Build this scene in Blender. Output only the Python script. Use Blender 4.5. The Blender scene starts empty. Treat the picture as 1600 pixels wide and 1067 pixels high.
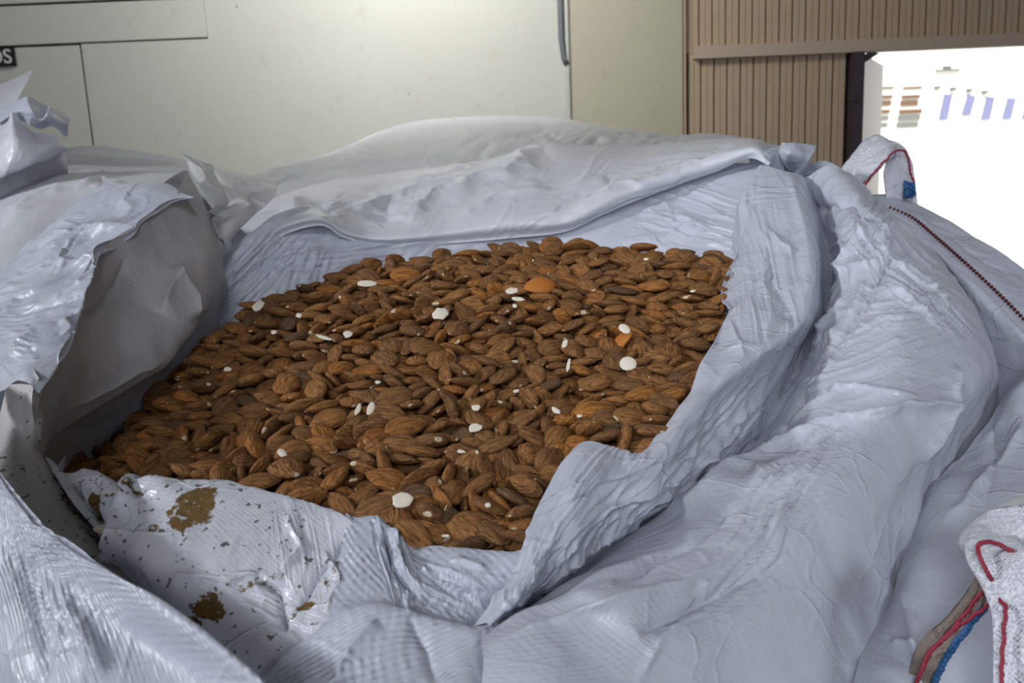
import bpy, bmesh, math, random
import numpy as np
from mathutils import Vector, Matrix, Quaternion
random.seed(11); np.random.seed(11)
S = bpy.context.scene
COL = S.collection

# ------------------------------------------------------------------ camera
F = 1500.0; H = 1.55; PITCH = math.radians(12); ROLL = math.radians(2.4)
fwd = Vector((0, math.cos(PITCH), -math.sin(PITCH))); r0 = Vector((1, 0, 0)); u0 = r0.cross(fwd)
rgt = r0*math.cos(ROLL) - u0*math.sin(ROLL); upv = u0*math.cos(ROLL) + r0*math.sin(ROLL)
CAM = Vector((0, 0, H))
cd = bpy.data.cameras.new('camera'); cam = bpy.data.objects.new('camera', cd); COL.objects.link(cam)
cd.sensor_width = 36; cd.lens = F/1600*36; cd.clip_start = .02; cd.clip_end = 300
cam.matrix_world = Matrix((( rgt.x, upv.x, -fwd.x, 0), (rgt.y, upv.y, -fwd.y, 0), (rgt.z, upv.z, -fwd.z, H), (0, 0, 0, 1)))
cd.dof.use_dof = True; cd.dof.focus_distance = .72; cd.dof.aperture_fstop = 16.0
S.camera = cam

# ------------------------------------------------------------------ sky, sun, lamps, added fill lights, exposure
W = bpy.data.worlds.new('sky'); S.world = W; W.use_nodes = True
bg = W.node_tree.nodes['Background']; bg.inputs[0].default_value = (.80, .88, 1.0, 1); bg.inputs[1].default_value = 1.0
def lamp(kind, loc, target, energy, size, color, size_y=None):
    l = bpy.data.lights.new('lamp', kind); l.energy = energy; l.color = color
    if kind == 'AREA':
        l.size = size
        if size_y: l.shape = 'RECTANGLE'; l.size_y = size_y
    if kind == 'SUN': l.angle = size
    if kind in ('SPOT', 'POINT'): l.shadow_soft_size = size
    o = bpy.data.objects.new(kind.lower()+'_lamp', l); COL.objects.link(o); o.location = loc
    d = Vector(target) - Vector(loc); o.rotation_euler = d.to_track_quat('-Z', 'Y').to_euler(); return o
lamp('SUN', (0, -5, 12), (1.0, 6, 0), 6.0, .01, (1, .96, .90))
k_ = lamp('SPOT', (-2.9, .15, 2.78), (.05, .55, 1.30), 270, .11, (.94, .96, 1.0)); k_.data.spot_size = math.radians(52); k_.data.spot_blend = .7
lamp('AREA', (-.3, 2.5, 2.6), (-.28, 3.4, 1.75), 17, .35, (1.0, .985, .95))
k_ = lamp('SPOT', (-.35, -1.2, 2.25), (.50, .42, 1.27), 62, .25, (.92, .95, 1.0)); k_.data.spot_size = math.radians(46); k_.data.spot_blend = .7  # added fill from behind the camera, brightening the right-hand fabric
k_ = lamp('SPOT', (1.5, -.7, 2.5), (.60, .45, 1.27), 54, .2, (.90, .93, 1.0)); k_.data.spot_size = math.radians(36); k_.data.spot_blend = .6  # added fill from the right for the side bag, beam kept off the hollow
k_ = lamp('SPOT', (0, -.4, 3.3), (.0, 1.75, 1.45), 52, .25, (.95, .97, 1.0)); k_.data.spot_size = math.radians(44); k_.data.spot_blend = .6  # added overhead light to lift the rear film and the wall
lamp('AREA', (-.5, -1.3, 2.3), (-.1, .5, 1.3), 6, .6, (.93, .96, 1.0))  # weak extra fill added behind the camera
S.view_settings.view_transform = 'Standard'; S.view_settings.look = 'None'
S.view_settings.gamma = 1; S.view_settings.use_curve_mapping = False
S.view_settings.exposure = 0.10
S.cycles.use_denoising = True; S.cycles.max_bounces = 8
S.cycles.sample_clamp_indirect = 6

# ------------------------------------------------------------------ helpers
K = F/1156.0
def P(px, py, d):            # a point seen at (px, py), at depth d*K along the view axis
    d = d*K
    return CAM + fwd*d + rgt*((px-800)/F*d) - upv*((py-533.5)/F*d)
def at_y(px, py, Y):
    r = fwd + rgt*((px-800)/F) - upv*((py-533.5)/F)
    return CAM + r*(Y/r.y)
def srgb(r, g, b):
    f = lambda c: (c/255/12.92) if c/255 <= .04045 else ((c/255+.055)/1.055)**2.4
    return (f(r), f(g), f(b), 1)
def empty(name, loc, label=None, cat=None, group=None):
    o = bpy.data.objects.new(name, None); COL.objects.link(o); o.location = loc; o.empty_display_size = .05
    tag(o, label, cat, group); return o
def tag(o, label=None, cat=None, group=None, kind=None):
    if label: o['label'] = label
    if cat: o['category'] = cat
    if group: o['group'] = group
    if kind: o['kind'] = kind
    return o
def link(name, me, mat=None, parent=None, smooth=False):
    o = bpy.data.objects.new(name, me); COL.objects.link(o)
    if mat and not me.materials: me.materials.append(mat)
    if parent is not None:
        o.parent = parent; o.matrix_parent_inverse = Matrix.Translation(-parent.location) if parent.parent is None else Matrix.Identity(4)
    if smooth: me.polygons.foreach_set('use_smooth', [True]*len(me.polygons)); me.update()
    return o
def boxes(name, lst, mat, parent=None, bev=0):
    bm = bmesh.new()
    for (a, b) in lst:
        x0, y0, z0 = a; x1, y1, z1 = b
        r = bmesh.ops.create_cube(bm, size=1)
        for v in r['verts']:
            v.co = Vector(((x0+x1)/2+v.co.x*(x1-x0), (y0+y1)/2+v.co.y*(y1-y0), (z0+z1)/2+v.co.z*(z1-z0)))
    if bev: bmesh.ops.bevel(bm, geom=bm.edges[:], offset=bev, segments=2, affect='EDGES')
    me = bpy.data.meshes.new(name); bm.to_mesh(me); bm.free()
    return link(name, me, mat, parent)
def tube(name, pts, rad, mat, parent=None, n=6, smooth=True):
    pts = [Vector(p) for p in pts]; v = []; f = []
    for i, p in enumerate(pts):
        t = (pts[min(i+1, len(pts)-1)] - pts[max(i-1, 0)]).normalized()
        a = t.orthogonal().normalized() if i == 0 else (pa - t*pa.dot(t)).normalized()
        pa = a; b = t.cross(a)
        r = rad[i] if isinstance(rad, (list, tuple)) else rad
        for k in range(n):
            an = 2*math.pi*k/n; v.append(p + a*math.cos(an)*r + b*math.sin(an)*r)
    for i in range(len(pts)-1):
        for k in range(n): f.append((i*n+k, i*n+(k+1) % n, (i+1)*n+(k+1) % n, (i+1)*n+k))
    f.append(tuple(range(n))[::-1]); f.append(tuple(range((len(pts)-1)*n, len(pts)*n)))
    me = bpy.data.meshes.new(name); me.from_pydata(v, [], f)
    return link(name, me, mat, parent, smooth)

# value noise, vectorised
_perm = np.random.RandomState(3).rand(65536).astype(np.float32)
def _h(i, j, k): return _perm[((i*73856093) ^ (j*19349663) ^ (k*83492791)) & 65535]
def noise(p):
    i = np.floor(p).astype(np.int64); f = p - i; f = f*f*f*(f*(f*6-15)+10)
    x, y, z = i[..., 0], i[..., 1], i[..., 2]; fx, fy, fz = f[..., 0], f[..., 1], f[..., 2]
    def L(a, b, t): return a+(b-a)*t
    c = [[[_h(x+a, y+b, z+cc) for cc in (0, 1)] for b in (0, 1)] for a in (0, 1)]
    return L(L(L(c[0][0][0], c[1][0][0], fx), L(c[0][1][0], c[1][1][0], fx), fy),
             L(L(c[0][0][1], c[1][0][1], fx), L(c[0][1][1], c[1][1][1], fx), fy), fz)*2-1
def fbm(p, o=3):
    s = 0; a = 1
    for _ in range(o): s = s + a*noise(p); p = p*2.03+7.1; a *= .5
    return s
def warp(p, a, fr):
    return p + a*np.stack([fbm(p*fr+s, 2) for s in (1.7, 9.2, 17.3)], -1)
def facets(p, n=5, seed=0):
    """crumpled-film relief: sharp creases between nearly flat facets"""
    rs = np.random.RandomState(seed); out = 0
    for k in range(n):
        d = rs.randn(3); d /= np.linalg.norm(d); d = d*(1+.45*k)
        q = warp(p, .55, .6)
        t = q @ d + rs.rand()*9 + 1.2*noise(p*.5+k*3.3)
        out = out + np.abs(t - np.floor(t) - .5)*2/(1+.45*k)
    return out/n
def cr(P0, P1, P2, P3, t):
    return .5*((2*P1)+(-P0+P2)*t+(2*P0-5*P1+4*P2-P3)*t*t+(-P0+3*P1-3*P2+P3)*t*t*t)
def spline(A, n, axis=0):
    """Catmull-Rom along axis 0 of A (k, ..., 3) to n samples"""
    A = np.asarray(A); k = len(A); E = np.concatenate([2*A[:1]-A[1:2], A, 2*A[-1:]-A[-2:-1]])
    u = np.linspace(0, k-1-1e-6, n); i = u.astype(int); t = (u-i).reshape((-1,)+(1,)*(A.ndim-1))
    return cr(E[i], E[i+1], E[i+2], E[i+3], t)
def seg_dist(px, py, line):
    best = np.full(px.shape, 1e9); tt = np.zeros(px.shape); n = len(line)-1
    for i in range(n):
        (x0, y0), (x1, y1) = line[i], line[i+1]; dx, dy = x1-x0, y1-y0
        t = np.clip(((px-x0)*dx+(py-y0)*dy)/(dx*dx+dy*dy), 0, 1)
        d = np.hypot(px-x0-t*dx, py-y0-t*dy); m = d < best
        best[m] = d[m]; tt[m] = ((i+t)/n)[m]
    return best, tt
def project(Pn):
    D = Pn - np.array(CAM); z = D @ np.array(fwd)
    return 800+F*(D @ np.array(rgt))/z, 533.5-F*(D @ np.array(upv))/z, z
def sheet(name, rows, mat, parent, nu, nv, amp=.0015, fr=22., coarse=.004, cf=7., creases=(), dirt=(), seed=0,
          jag=0, streaks=(), aniso=None, drop=0, flat_rows=0, solid=0):
    """a draped sheet of film or woven fabric lofted through guide curves; every guide point is a real place"""
    m = max(len(r) for r in rows); G = []
    for r in rows:
        A = np.array([P(*q) for q in r])
        if len(r) != m:
            A = spline(A, 200); L = np.r_[0, np.cumsum(np.linalg.norm(np.diff(A, axis=0), axis=1))]; L /= L[-1]
            A = np.stack([np.interp(np.linspace(0, 1, m), L, A[:, k]) for k in range(3)], 1)
        G.append(A)
    if drop:
        last = G[-1].copy(); dd = last - G[-2]; dd[:, 2] = 0; dd /= np.linalg.norm(dd, axis=1)[:, None]+1e-6
        a = last + dd*.02; a[:, 2] -= .03; b = last + dd*.035; b[:, 2] -= drop*.5; c = last+dd*.03; c[:, 2] -= drop; G += [a, b, c]
    G = np.array(G)
    A = spline(G, nv); A = spline(A.transpose(1, 0, 2), nu).transpose(1, 0, 2)   # nv, nu, 3
    du = np.gradient(A, axis=1); dv = np.gradient(A, axis=0); N = np.cross(du, dv)
    N /= np.linalg.norm(N, axis=2)[..., None]+1e-9
    view = A - np.array(CAM); sg = np.sign(-(N*view).sum(2)[nv//2, nu//2]) or 1.0
    if sg < 0: N = -N
    ul = np.cumsum(np.linalg.norm(du, axis=2), 1); vl = np.cumsum(np.linalg.norm(dv, axis=2), 0)
    px, py, z = project(A); q = A + seed*3.7
    if aniso:
        e = np.array(P(aniso[2], aniso[3], .5)) - np.array(P(aniso[0], aniso[1], .5)); e /= np.linalg.norm(e)
        q = q - (q @ e)[..., None]*e*.72
    h = coarse*fbm(q*cf, 2) + amp*(facets(q*fr, 4, seed)*2-1) + amp*.45*(facets(q*fr*2.3, 3, seed+9)*2-1)
    h = h + coarse*.35*fbm(q*cf*3, 2)
    for cre in creases:
        line, a, w = cre[:3]; d, t = seg_dist(px + 6*fbm(A*40, 2), py + 6*fbm(A*40+5, 2), line)
        fade = np.clip(np.minimum(t, 1-t)*6, 0, 1) if len(cre) < 4 else 1
        h = h + a*np.exp(-d/w)*fade
    for (cx, cy, rx, ry, ang, a, wd) in streaks:      # fans of fine pulled wrinkles
        ca, sa = math.cos(math.radians(ang)), math.sin(math.radians(ang)); dx, dy = px-cx, py-cy
        u_ = dx*ca+dy*sa; v_ = -dx*sa+dy*ca; mk = np.clip(1.25-(u_/rx)**2-(v_/ry)**2, 0, 1)
        q3 = np.stack([u_/(wd*11), v_/wd + 1.6*noise(np.stack([u_/90, v_/90, px*0+seed], -1)), px*0+seed*1.3], -1)
        n_ = noise(q3); n2_ = noise(q3*2.1+5)
        h = h + a*mk*((1-np.clip(np.abs(n_)*3.2, 0, 1))**1.5 - .35*(1-np.clip(np.abs(n2_)*3, 0, 1)))
    if flat_rows: h[:flat_rows] *= np.linspace(0, 1, flat_rows)[:, None]
    A = A + N*h[..., None]
    if jag:      # ragged torn rim on row 0
        j = (facets(np.stack([ul[0]*40, 0*ul[0], 0*ul[0]], -1), 3, seed+4)-.5)*jag
        for k in range(6): A[k] += (A[12]-A[0])/np.linalg.norm(A[12]-A[0], axis=1)[:, None]*j[:, None]*(1-k/6)
    v = A.reshape(-1, 3); idx = np.arange(nu*nv).reshape(nv, nu)
    f = np.stack([idx[:-1, :-1], idx[:-1, 1:], idx[1:, 1:], idx[1:, :-1]], -1).reshape(-1, 4)
    if sg < 0: f = f[:, ::-1]
    # which winding faces N
    me = bpy.data.meshes.new(name); me.vertices.add(len(v)); me.vertices.foreach_set('co', (v - (np.array(parent.location) if parent else 0)).ravel())
    me.loops.add(f.size); me.loops.foreach_set('vertex_index', f.ravel().astype(np.int32))
    me.polygons.add(len(f)); me.polygons.foreach_set('loop_start', np.arange(0, f.size, 4, dtype=np.int32)); me.polygons.foreach_set('loop_total', np.full(len(f), 4, dtype=np.int32))
    me.update(calc_edges=True)
    uv = me.uv_layers.new(name='UVMap'); UV = np.stack([ul.ravel(), vl.ravel()], -1)
    uv.data.foreach_set('uv', UV[f.ravel()].ravel().astype(np.float32))
    at = me.attributes.new('dirt', 'FLOAT', 'POINT'); dm = np.zeros(nu*nv, np.float32)
    X, Y = px.ravel(), py.ravel(); n1 = fbm(v*90, 3); n2 = fbm(v*90+4, 3)
    for (cx, cy, rx, ry, ang, s) in dirt:
        ca, sa = math.cos(math.radians(ang)), math.sin(math.radians(ang))
        dx, dy = X-cx, Y-cy; a = (dx*ca+dy*sa)/rx; b = (-dx*sa+dy*ca)/ry
        dm = np.maximum(dm, s*np.clip(1.45-(a*a+b*b)*.9+.8*n1, 0, 1))
    at.data.foreach_set('value', dm.astype(np.float32))
    me.polygons.foreach_set('use_smooth', [True]*len(f))
    o = bpy.data.objects.new(name, me); COL.objects.link(o); me.materials.append(mat)
    if parent: o.parent = parent
    if solid:
        md = o.modifiers.new('thickness', 'SOLIDIFY'); md.thickness = solid; md.offset = -1
    return o

# ------------------------------------------------------------------ materials
class NT:
    def __init__(s, name):
        s.m = bpy.data.materials.new(name); s.m.use_nodes = True; s.t = s.m.node_tree; s.b = s.t.nodes['Principled BSDF']; s.o = s.t.nodes['Material Output']
    def n(s, k, **kw):
        x = s.t.nodes.new(k)
        for a, b in kw.items(): setattr(x, a, b)
        return x
    def l(s, a, b): s.t.links.new(a, b)
    def math(s, op, a, b=None, c=None):
        x = s.n('ShaderNodeMath', operation=op)
        for i, q in enumerate((a, b, c)):
            if q is None: continue
            if isinstance(q, (int, float)): x.inputs[i].default_value = q
            else: s.l(q, x.inputs[i])
        return x.outputs[0]
    def noise(s, vec, scale, detail=3, rough=.55, dist=0):
        x = s.n('ShaderNodeTexNoise'); x.inputs['Scale'].default_value = scale; x.inputs['Detail'].default_value = detail
        x.inputs['Roughness'].default_value = rough; x.inputs['Distortion'].default_value = dist
        if vec: s.l(vec, x.inputs['Vector'])
        return x.outputs['Fac']
    def ramp(s, fac, *st):
        x = s.n('ShaderNodeValToRGB'); e = x.color_ramp.elements
        while len(e) < len(st): e.new(.5)
        for k, (p, c) in enumerate(st): e[k].position = p; e[k].color = c if len(c) == 4 else (*c, 1)
        s.l(fac, x.inputs[0]); return x.outputs[0]
    def mix(s, fac, a, b):
        x = s.n('ShaderNodeMix', data_type='RGBA')
        for i, q in ((0, fac), (6, a), (7, b)):
            if isinstance(q, (int, float)): x.inputs[i].default_value = q
            elif isinstance(q, tuple): x.inputs[i].default_value = q
            else: s.l(q, x.inputs[i])
        return x.outputs[2]
    def bump(s, hgt, strength, dist, prev=None):
        x = s.n('ShaderNodeBump'); x.inputs['Strength'].default_value = strength; x.inputs['Distance'].default_value = dist
        s.l(hgt, x.inputs['Height'])
        if prev: s.l(prev, x.inputs['Normal'])
        return x.outputs[0]

def film(name, col, rough=.42, weave=0., crumple=1., transl=.12, pitch=290., specks=0., stain=(.11, .062, .014, 1), spec=.5):
    M = NT(name); tc = M.n('ShaderNodeTexCoord'); ob = tc.outputs['Object']; uv = tc.outputs['UV']
    v = M.n('ShaderNodeTexVoronoi', feature='F1'); v.inputs['Scale'].default_value = 55
    wn = M.n('ShaderNodeTexNoise'); wn.inputs['Scale'].default_value = 12; M.l(ob, wn.inputs['Vector'])
    va = M.n('ShaderNodeVectorMath', operation='MULTIPLY_ADD'); M.l(wn.outputs['Color'], va.inputs[0]); va.inputs[1].default_value = (.05,)*3; M.l(ob, va.inputs[2])
    M.l(va.outputs[0], v.inputs['Vector'])
    n1 = M.noise(va.outputs[0], 70, 4, .6); n2 = M.noise(ob, 9, 4, .6)
    hgt = M.math('ADD', M.math('MULTIPLY', v.outputs['Distance'], .6), n1)
    nb = M.bump(hgt, .26*crumple, .004)
    for sc_, st_ in ((16, (1, .45, 1)), (34, (.5, 1, 1))):
        mp = M.n('ShaderNodeMapping'); mp.inputs['Scale'].default_value = st_; mp.inputs['Rotation'].default_value = (.3, .5, sc_*.07); M.l(va.outputs[0], mp.inputs[0])
        ve = M.n('ShaderNodeTexVoronoi', feature='DISTANCE_TO_EDGE'); ve.inputs['Scale'].default_value = sc_; M.l(mp.outputs[0], ve.inputs['Vector'])
        ln = M.math('MULTIPLY', M.ramp(ve.outputs['Distance'], (.0, (1,)*3), (.055, (0,)*3)), M.ramp(M.noise(ob, sc_*.6, 2), (.42, (0,)*3), (.62, (1,)*3)))
        nb = M.bump(ln, .55*crumple, .0012, nb)
    rn = M.ramp(n2, (.3, (rough*.75,)*3), (.7, (min(1, rough*1.35),)*3))
    colr = M.mix(n2, tuple(c*.90 for c in col[:3])+(1,), tuple(min(1, c*1.07) for c in col[:3])+(1,))
    rough_s = rn
    if weave:
        sx = M.n('ShaderNodeSeparateXYZ'); M.l(uv, sx.inputs[0])
        a = M.math('SINE', M.math('MULTIPLY', sx.outputs[0], pitch*2*math.pi/2)); b = M.math('SINE', M.math('MULTIPLY', sx.outputs[1], pitch*2*math.pi/2))
        w = M.math('MULTIPLY', a, b)
        sn = M.n('ShaderNodeVectorMath', operation='SNAP'); M.l(uv, sn.inputs[0]); sn.inputs[1].default_value = (1/pitch, 1/pitch, 1)
        wn2 = M.n('ShaderNodeTexWhiteNoise'); M.l(sn.outputs[0], wn2.inputs['Vector'])
        w = M.math('MULTIPLY', w, M.ramp(wn2.outputs['Value'], (.15, (.12,)*3), (.9, (1,)*3)))
        wv = M.math('MULTIPLY', w, M.ramp(M.noise(ob, 14, 2), (.35, (.3,)*3), (.60, (1,)*3)))
        nb = M.bump(wv, .6*weave, .0011, nb)
        colr = M.mix(M.math('MULTIPLY_ADD', wv, .42*weave, .35*weave), colr, tuple(min(1, c*1.38) for c in col[:3])+(1,))  # lighter weave cells: glitter of the tape painted into the colour
    at = M.n('ShaderNodeAttribute', attribute_name='dirt')
    dn = M.noise(ob, 320, 4, .7); dn2 = M.noise(ob, 120, 3, .6)
    f = M.ramp(M.math('ADD', at.outputs['Fac'], M.math('MULTIPLY_ADD', dn, 2.2, -1.2)), (.38, (0, 0, 0)), (.66, (1, 1, 1)))
    sc = M.mix(dn2, tuple(c*.55 for c in stain[:3])+(1,), tuple(c*1.7 for c in stain[:3])+(1,))
    colr = M.mix(f, colr, sc)
    if specks:
        sp = M.ramp(M.noise(ob, 210, 2, .5), (.70-.035*specks, (0, 0, 0)), (.73-.035*specks, (1, 1, 1)))
        colr = M.mix(M.math('MULTIPLY', sp, .85), colr, (.05, .035, .025, 1))
    M.l(colr, M.b.inputs['Base Color'])
    M.l(M.math('MAXIMUM', rough_s, M.math('MULTIPLY', f, .9)), M.b.inputs['Roughness'])
    M.b.inputs['Specular IOR Level'].default_value = spec
    M.l(nb, M.b.inputs['Normal'])
    t = M.n('ShaderNodeBsdfTranslucent'); M.l(colr, t.inputs[0]); M.l(nb, t.inputs['Normal'])
    ms = M.n('ShaderNodeMixShader'); ms.inputs[0].default_value = transl
    M.l(M.b.outputs[0], ms.inputs[1]); M.l(t.outputs[0], ms.inputs[2]); M.l(ms.outputs[0], M.o.inputs[0])
    return M.m
def plain(name, col, rough=.6, metal=0, nscale=0, namp=.15, bump=0):
    M = NT(name); M.b.inputs['Roughness'].default_value = rough; M.b.inputs['Metallic'].default_value = metal
    M.b.inputs['Base Color'].default_value = col
    if nscale:
        tc = M.n('ShaderNodeTexCoord'); n = M.noise(tc.outputs['Object'], nscale, 4, .6)
        M.l(M.mix(n, tuple(c*(1-namp) for c in col[:3])+(1,), tuple(min(1, c*(1+namp)) for c in col[:3])+(1,)), M.b.inputs['Base Color'])
        if bump: M.l(M.bump(n, bump, .002), M.b.inputs['Normal'])
    return M.m

FILM = film('film_liner', (.47, .495, .58, 1), .38, 0, 1.0)
FILM_G = film('film_liner_dusty', (.53, .545, .61, 1), .30, .25, 1.3, specks=1.6)
WOVEN = film('woven_fabric', (.38, .40, .475, 1), .40, 1.0, .8)
WOVEN_L = film('woven_fabric_fine', (.45, .47, .55, 1), .38, .35, .8)
GREY = film('film_inner_shaded', (.40, .385, .40, 1), .5, 0, .5, transl=.08)  # shaded copy of the liner film, the inside's shade put into the grey
GREYD = film('film_rim_shaded_dusty', (.42, .405, .41, 1), .5, 0, .5, transl=.05, specks=1.3, stain=(.08, .05, .02, 1))  # grey holds the shade on the rim; specks and stain are real dirt
SMOOTH = film('film_smooth', (.55, .56, .61, 1), .40, 0, .22)
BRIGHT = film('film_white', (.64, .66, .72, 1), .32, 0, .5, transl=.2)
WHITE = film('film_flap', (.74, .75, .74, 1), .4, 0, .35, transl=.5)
WEBB = film('webbing', (.50, .51, .57, 1), .6, 1.3, 1.6, pitch=520)
WEBB_SHADED = film('webbing_shaded', (.19, .155, .13, 1), .7, 1.0, 1.5, pitch=520)  # shadowed leg of the loop: brownish shade put into the webbing colour
THREAD = plain('red_thread', (.20, .010, .030, 1), .7, nscale=400, namp=.5)
THREADD = plain('dark_red_thread', (.09, .015, .02, 1), .7, nscale=300, namp=.6)
BLUE = plain('blue_thread', (.015, .075, .20, 1), .6, nscale=300, namp=.5)

# ------------------------------------------------------------------ the room
WY = 3.4
def wall_paint(PC=(srgb(194, 194, 184), srgb(210, 211, 204)), nm='cream_wall_paint'):
    M = NT(nm); tc = M.n('ShaderNodeTexCoord'); ob = tc.outputs['Object']
    n1 = M.noise(ob, 1.6, 4, .6); n2 = M.noise(ob, 18, 4, .65)
    c = M.mix(n1, *PC)
    c = M.mix(M.ramp(n2, (.60, (0, 0, 0)), (.85, (.35,)*3)), c, srgb(140, 130, 100))
    sp = M.ramp(M.noise(ob, 30, 1, .5), (.775, (0, 0, 0)), (.80, (1,)*3))
    c = M.mix(M.math('MULTIPLY', sp, .7), c, srgb(70, 66, 58))
    M.l(c, M.b.inputs['Base Color']); M.b.inputs['Roughness'].default_value = .42
    M.l(M.bump(M.noise(ob, 45, 3), .12, .003), M.b.inputs['Normal']); return M.m
PAINT = wall_paint()
PAINT2 = wall_paint((srgb(176, 170, 148), srgb(196, 191, 170)), 'yellowed_wall_paint')
DARK = plain('dark_gap', (.03, .028, .025, 1), .9)
TAN = plain('tan_door_paint', srgb(190, 167, 142), .55, nscale=14, namp=.14, bump=.1)
TANR = plain('tan_rail_paint', srgb(190, 172, 154), .5, nscale=6, namp=.08)
STEEL = plain('dark_steel', srgb(62, 48, 54), .5, nscale=20, namp=.2)
CONC = plain('concrete', srgb(130, 126, 120), .9, nscale=3, namp=.2)
WHITEW = plain('white_render', srgb(235, 232, 226), .9, nscale=1, namp=.04)

X = lambda px, py, Y=WY: at_y(px, py, Y).x
Z = lambda px, py, Y=WY: at_y(px, py, Y).z
wall = tag(empty('wall_back', (0, WY, 0)), kind='structure')
zt, zb = 3.9, 0
zA = Z(160, 67); zTop = Z(185, 1)
xl = -3.2; x1 = X(134, 140); x2 = X(322, 30); x3 = X(883, 90); x4 = X(890, 90); x5 = X(1067, 100)
g = .004
boxes('backing', [((xl, WY+.035, zb), (x5, WY+.08, zt))], DARK, wall)
boxes('panel', [((xl, WY-.004, zA+g), (x2-g*.4, WY+.03, zTop-g))], PAINT, wall, .0015)
boxes('panel', [((xl, WY, zb), (x1-g, WY+.03, zA-g))], PAINT, wall, .0015)
boxes('panel', [((x1+g, WY, zb), (x2+g*.0, WY+.03, zA-g*.25)), ((x2, WY, zb), (x3, WY+.03, zTop+.0))], PAINT, wall, 0)
boxes('panel', [((xl, WY-.006, zTop+g), (x2+.12, WY+.03, zt))], PAINT, wall, .0015)
boxes('panel', [((x2+.125, WY, zTop), (x3, WY+.03, zt))], PAINT, wall, 0)
boxes('panel', [((x4, WY, zb), (x5, WY+.03, zt))], PAINT2, wall, .0015)
tube('batten', [(x3+.008, WY-.004, zb), (x3+.008, WY-.004, zt)], .009, PAINT, wall, 8)
con = [(x3-.012, WY-.015, zt), (x3-.012, WY-.015, Z(883, 60)), (x3-.004, WY-.012, Z(884, 92)), (x3+.004, WY-.01, Z(886, 100))]
tube('conduit', con, .010, plain('grey_conduit', srgb(112, 116, 120), .5), wall, 8)

# ribbed door wall with rail, steel door post and open leaf
ribw = tag(empty('wall_ribbed', (X(1330, 80), WY, 0)), kind='structure')
zr0, zr1 = Z(1340, 82), Z(1340, 62)
xs0 = X(1073, 100); xpost = X(1331, 150); pitch = .0455
def slat_mesh(w, h):
    prof = [(-.5, 0), (-.44, -.008), (-.06, -.008), (-.03, -.004), (.0, -.008), (.43, -.008), (.5, 0)]
    v = [(a*w, b, z) for z in (0, h) for a, b in prof]; n = len(prof)
    f = [(i, i+1, n+i+1, n+i) for i in range(n-1)]
    me = bpy.data.meshes.new('slat'); me.from_pydata(v, [], f); me.materials.append(TAN); return me
boxes('backing', [((x5+.006, WY+.03, zr0), (4.2, WY+.05, zt)), ((x5+.006, WY+.03, 0), (xpost, WY+.05, zr0))], DARK, ribw)
mu = slat_mesh(pitch*.955, zt-zr1+.03); ml = slat_mesh(pitch*.955, zr0+.02)
k = 0; x = xs0 + pitch/2
while x < 2.15:
    o = link('slat', mu, None, ribw); o.location = (x, WY+.022+random.uniform(-.001, .001), zr1-.02)
    o.rotation_euler.y = random.uniform(-.0012, .0012); k += 1; x += pitch
x = xs0 + pitch/2 + .006
while x < xpost - .012:
    o = link('slat', ml, None, ribw); o.location = (x, WY+.022+random.uniform(-.001, .001), 0); x += pitch
boxes('panel', [((2.16, WY, 0), (4.2, WY+.03, zt))], TAN, ribw)
boxes('rail', [((X(1084, 88), WY-.012, zr0), (3.2, WY+.03, zr1))], TANR, ribw, .002)
boxes('corner_trim', [((x5+.003, WY-.002, 0), (xs0-.002, WY+.025, zt))], TAN, ribw, .001)
dr = tag(empty('door_1', (xpost, WY, 0)), kind='structure')
xa, xb = X(1327, 150), X(1345, 150)
boxes('post', [((xa, WY-.03, 0), (xb, WY+.03, zr0+.001))], STEEL, dr, .002)
boxes('hinge', [((xa-.008, WY-.04, Z(1325, 158)), (xa+.012, WY-.02, Z(1325, 147)))], STEEL, dr, .001)
gm = bpy.data.meshes.new('gusset'); a = [(xa, Z(1327, 101)), (xb+.004, Z(1345, 98)), (X(1371, 84), Z(1371, 84)), (X(1358, 82), Z(1358, 82))]
gm.from_pydata([(q[0], WY-.02, q[1]) for q in a]+[(q[0], WY+.02, q[1]) for q in a], [], [(0, 1, 2, 3), (7, 6, 5, 4), (0, 4, 5, 1), (1, 5, 6, 2), (2, 6, 7, 3), (3, 7, 4, 0)])
link('gusset', gm, STEEL, None).parent = dr; bpy.context.view_layer.update(); o = [c for c in dr.children if c.name.startswith('gusset')][0]; o.matrix_parent_inverse = Matrix.Translation(-dr.location)
# open door leaf folded outward, ribbed
LEAF = plain('leaf_paint', srgb(250, 246, 240), .6)
v = []; f = []; nr = 9; A0 = Vector((xb+.003, WY+.04, 0)); A1 = Vector((X(1376, 150, WY+.9), WY+.9, 0))
for i in range(nr*2+1):
    p = A0.lerp(A1, i/(nr*2)); off = .012*(i % 2); zt_ = Z(1350, 90)+.02
    v += [(p.x+off, p.y, 0), (p.x+off, p.y, zt_)]
for i in range(nr*2): f.append((2*i, 2*i+2, 2*i+3, 2*i+1))
me = bpy.data.meshes.new('leaf'); me.from_pydata(v, [], f); lf = link('leaf', me, LEAF, dr)
md = lf.modifiers.new('thickness', 'SOLIDIFY'); md.thickness = .006

tag(boxes('floor', [((-3.3, -7, -.1), (4.3, WY+.05, 0))], CONC), kind='structure')
tag(boxes('ceiling', [((-3.3, -7, 3.9), (4.3, WY+.3, 4.0))], plain('ceiling_paint', srgb(170, 168, 160), .8)), kind='structure')
tag(boxes('wall_left', [((-3.3, -7, 0), (-3.2, WY, 3.9))], PAINT), kind='structure')
tag(boxes('wall_right', [((4.2, -7, 0), (4.3, WY, 3.9))], PAINT), kind='structure')
tag(boxes('ground', [((-40, WY+.05, -.12), (60, 60, -.02))], plain('pale_concrete', srgb(215, 210, 200), .95)), kind='structure')

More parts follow.
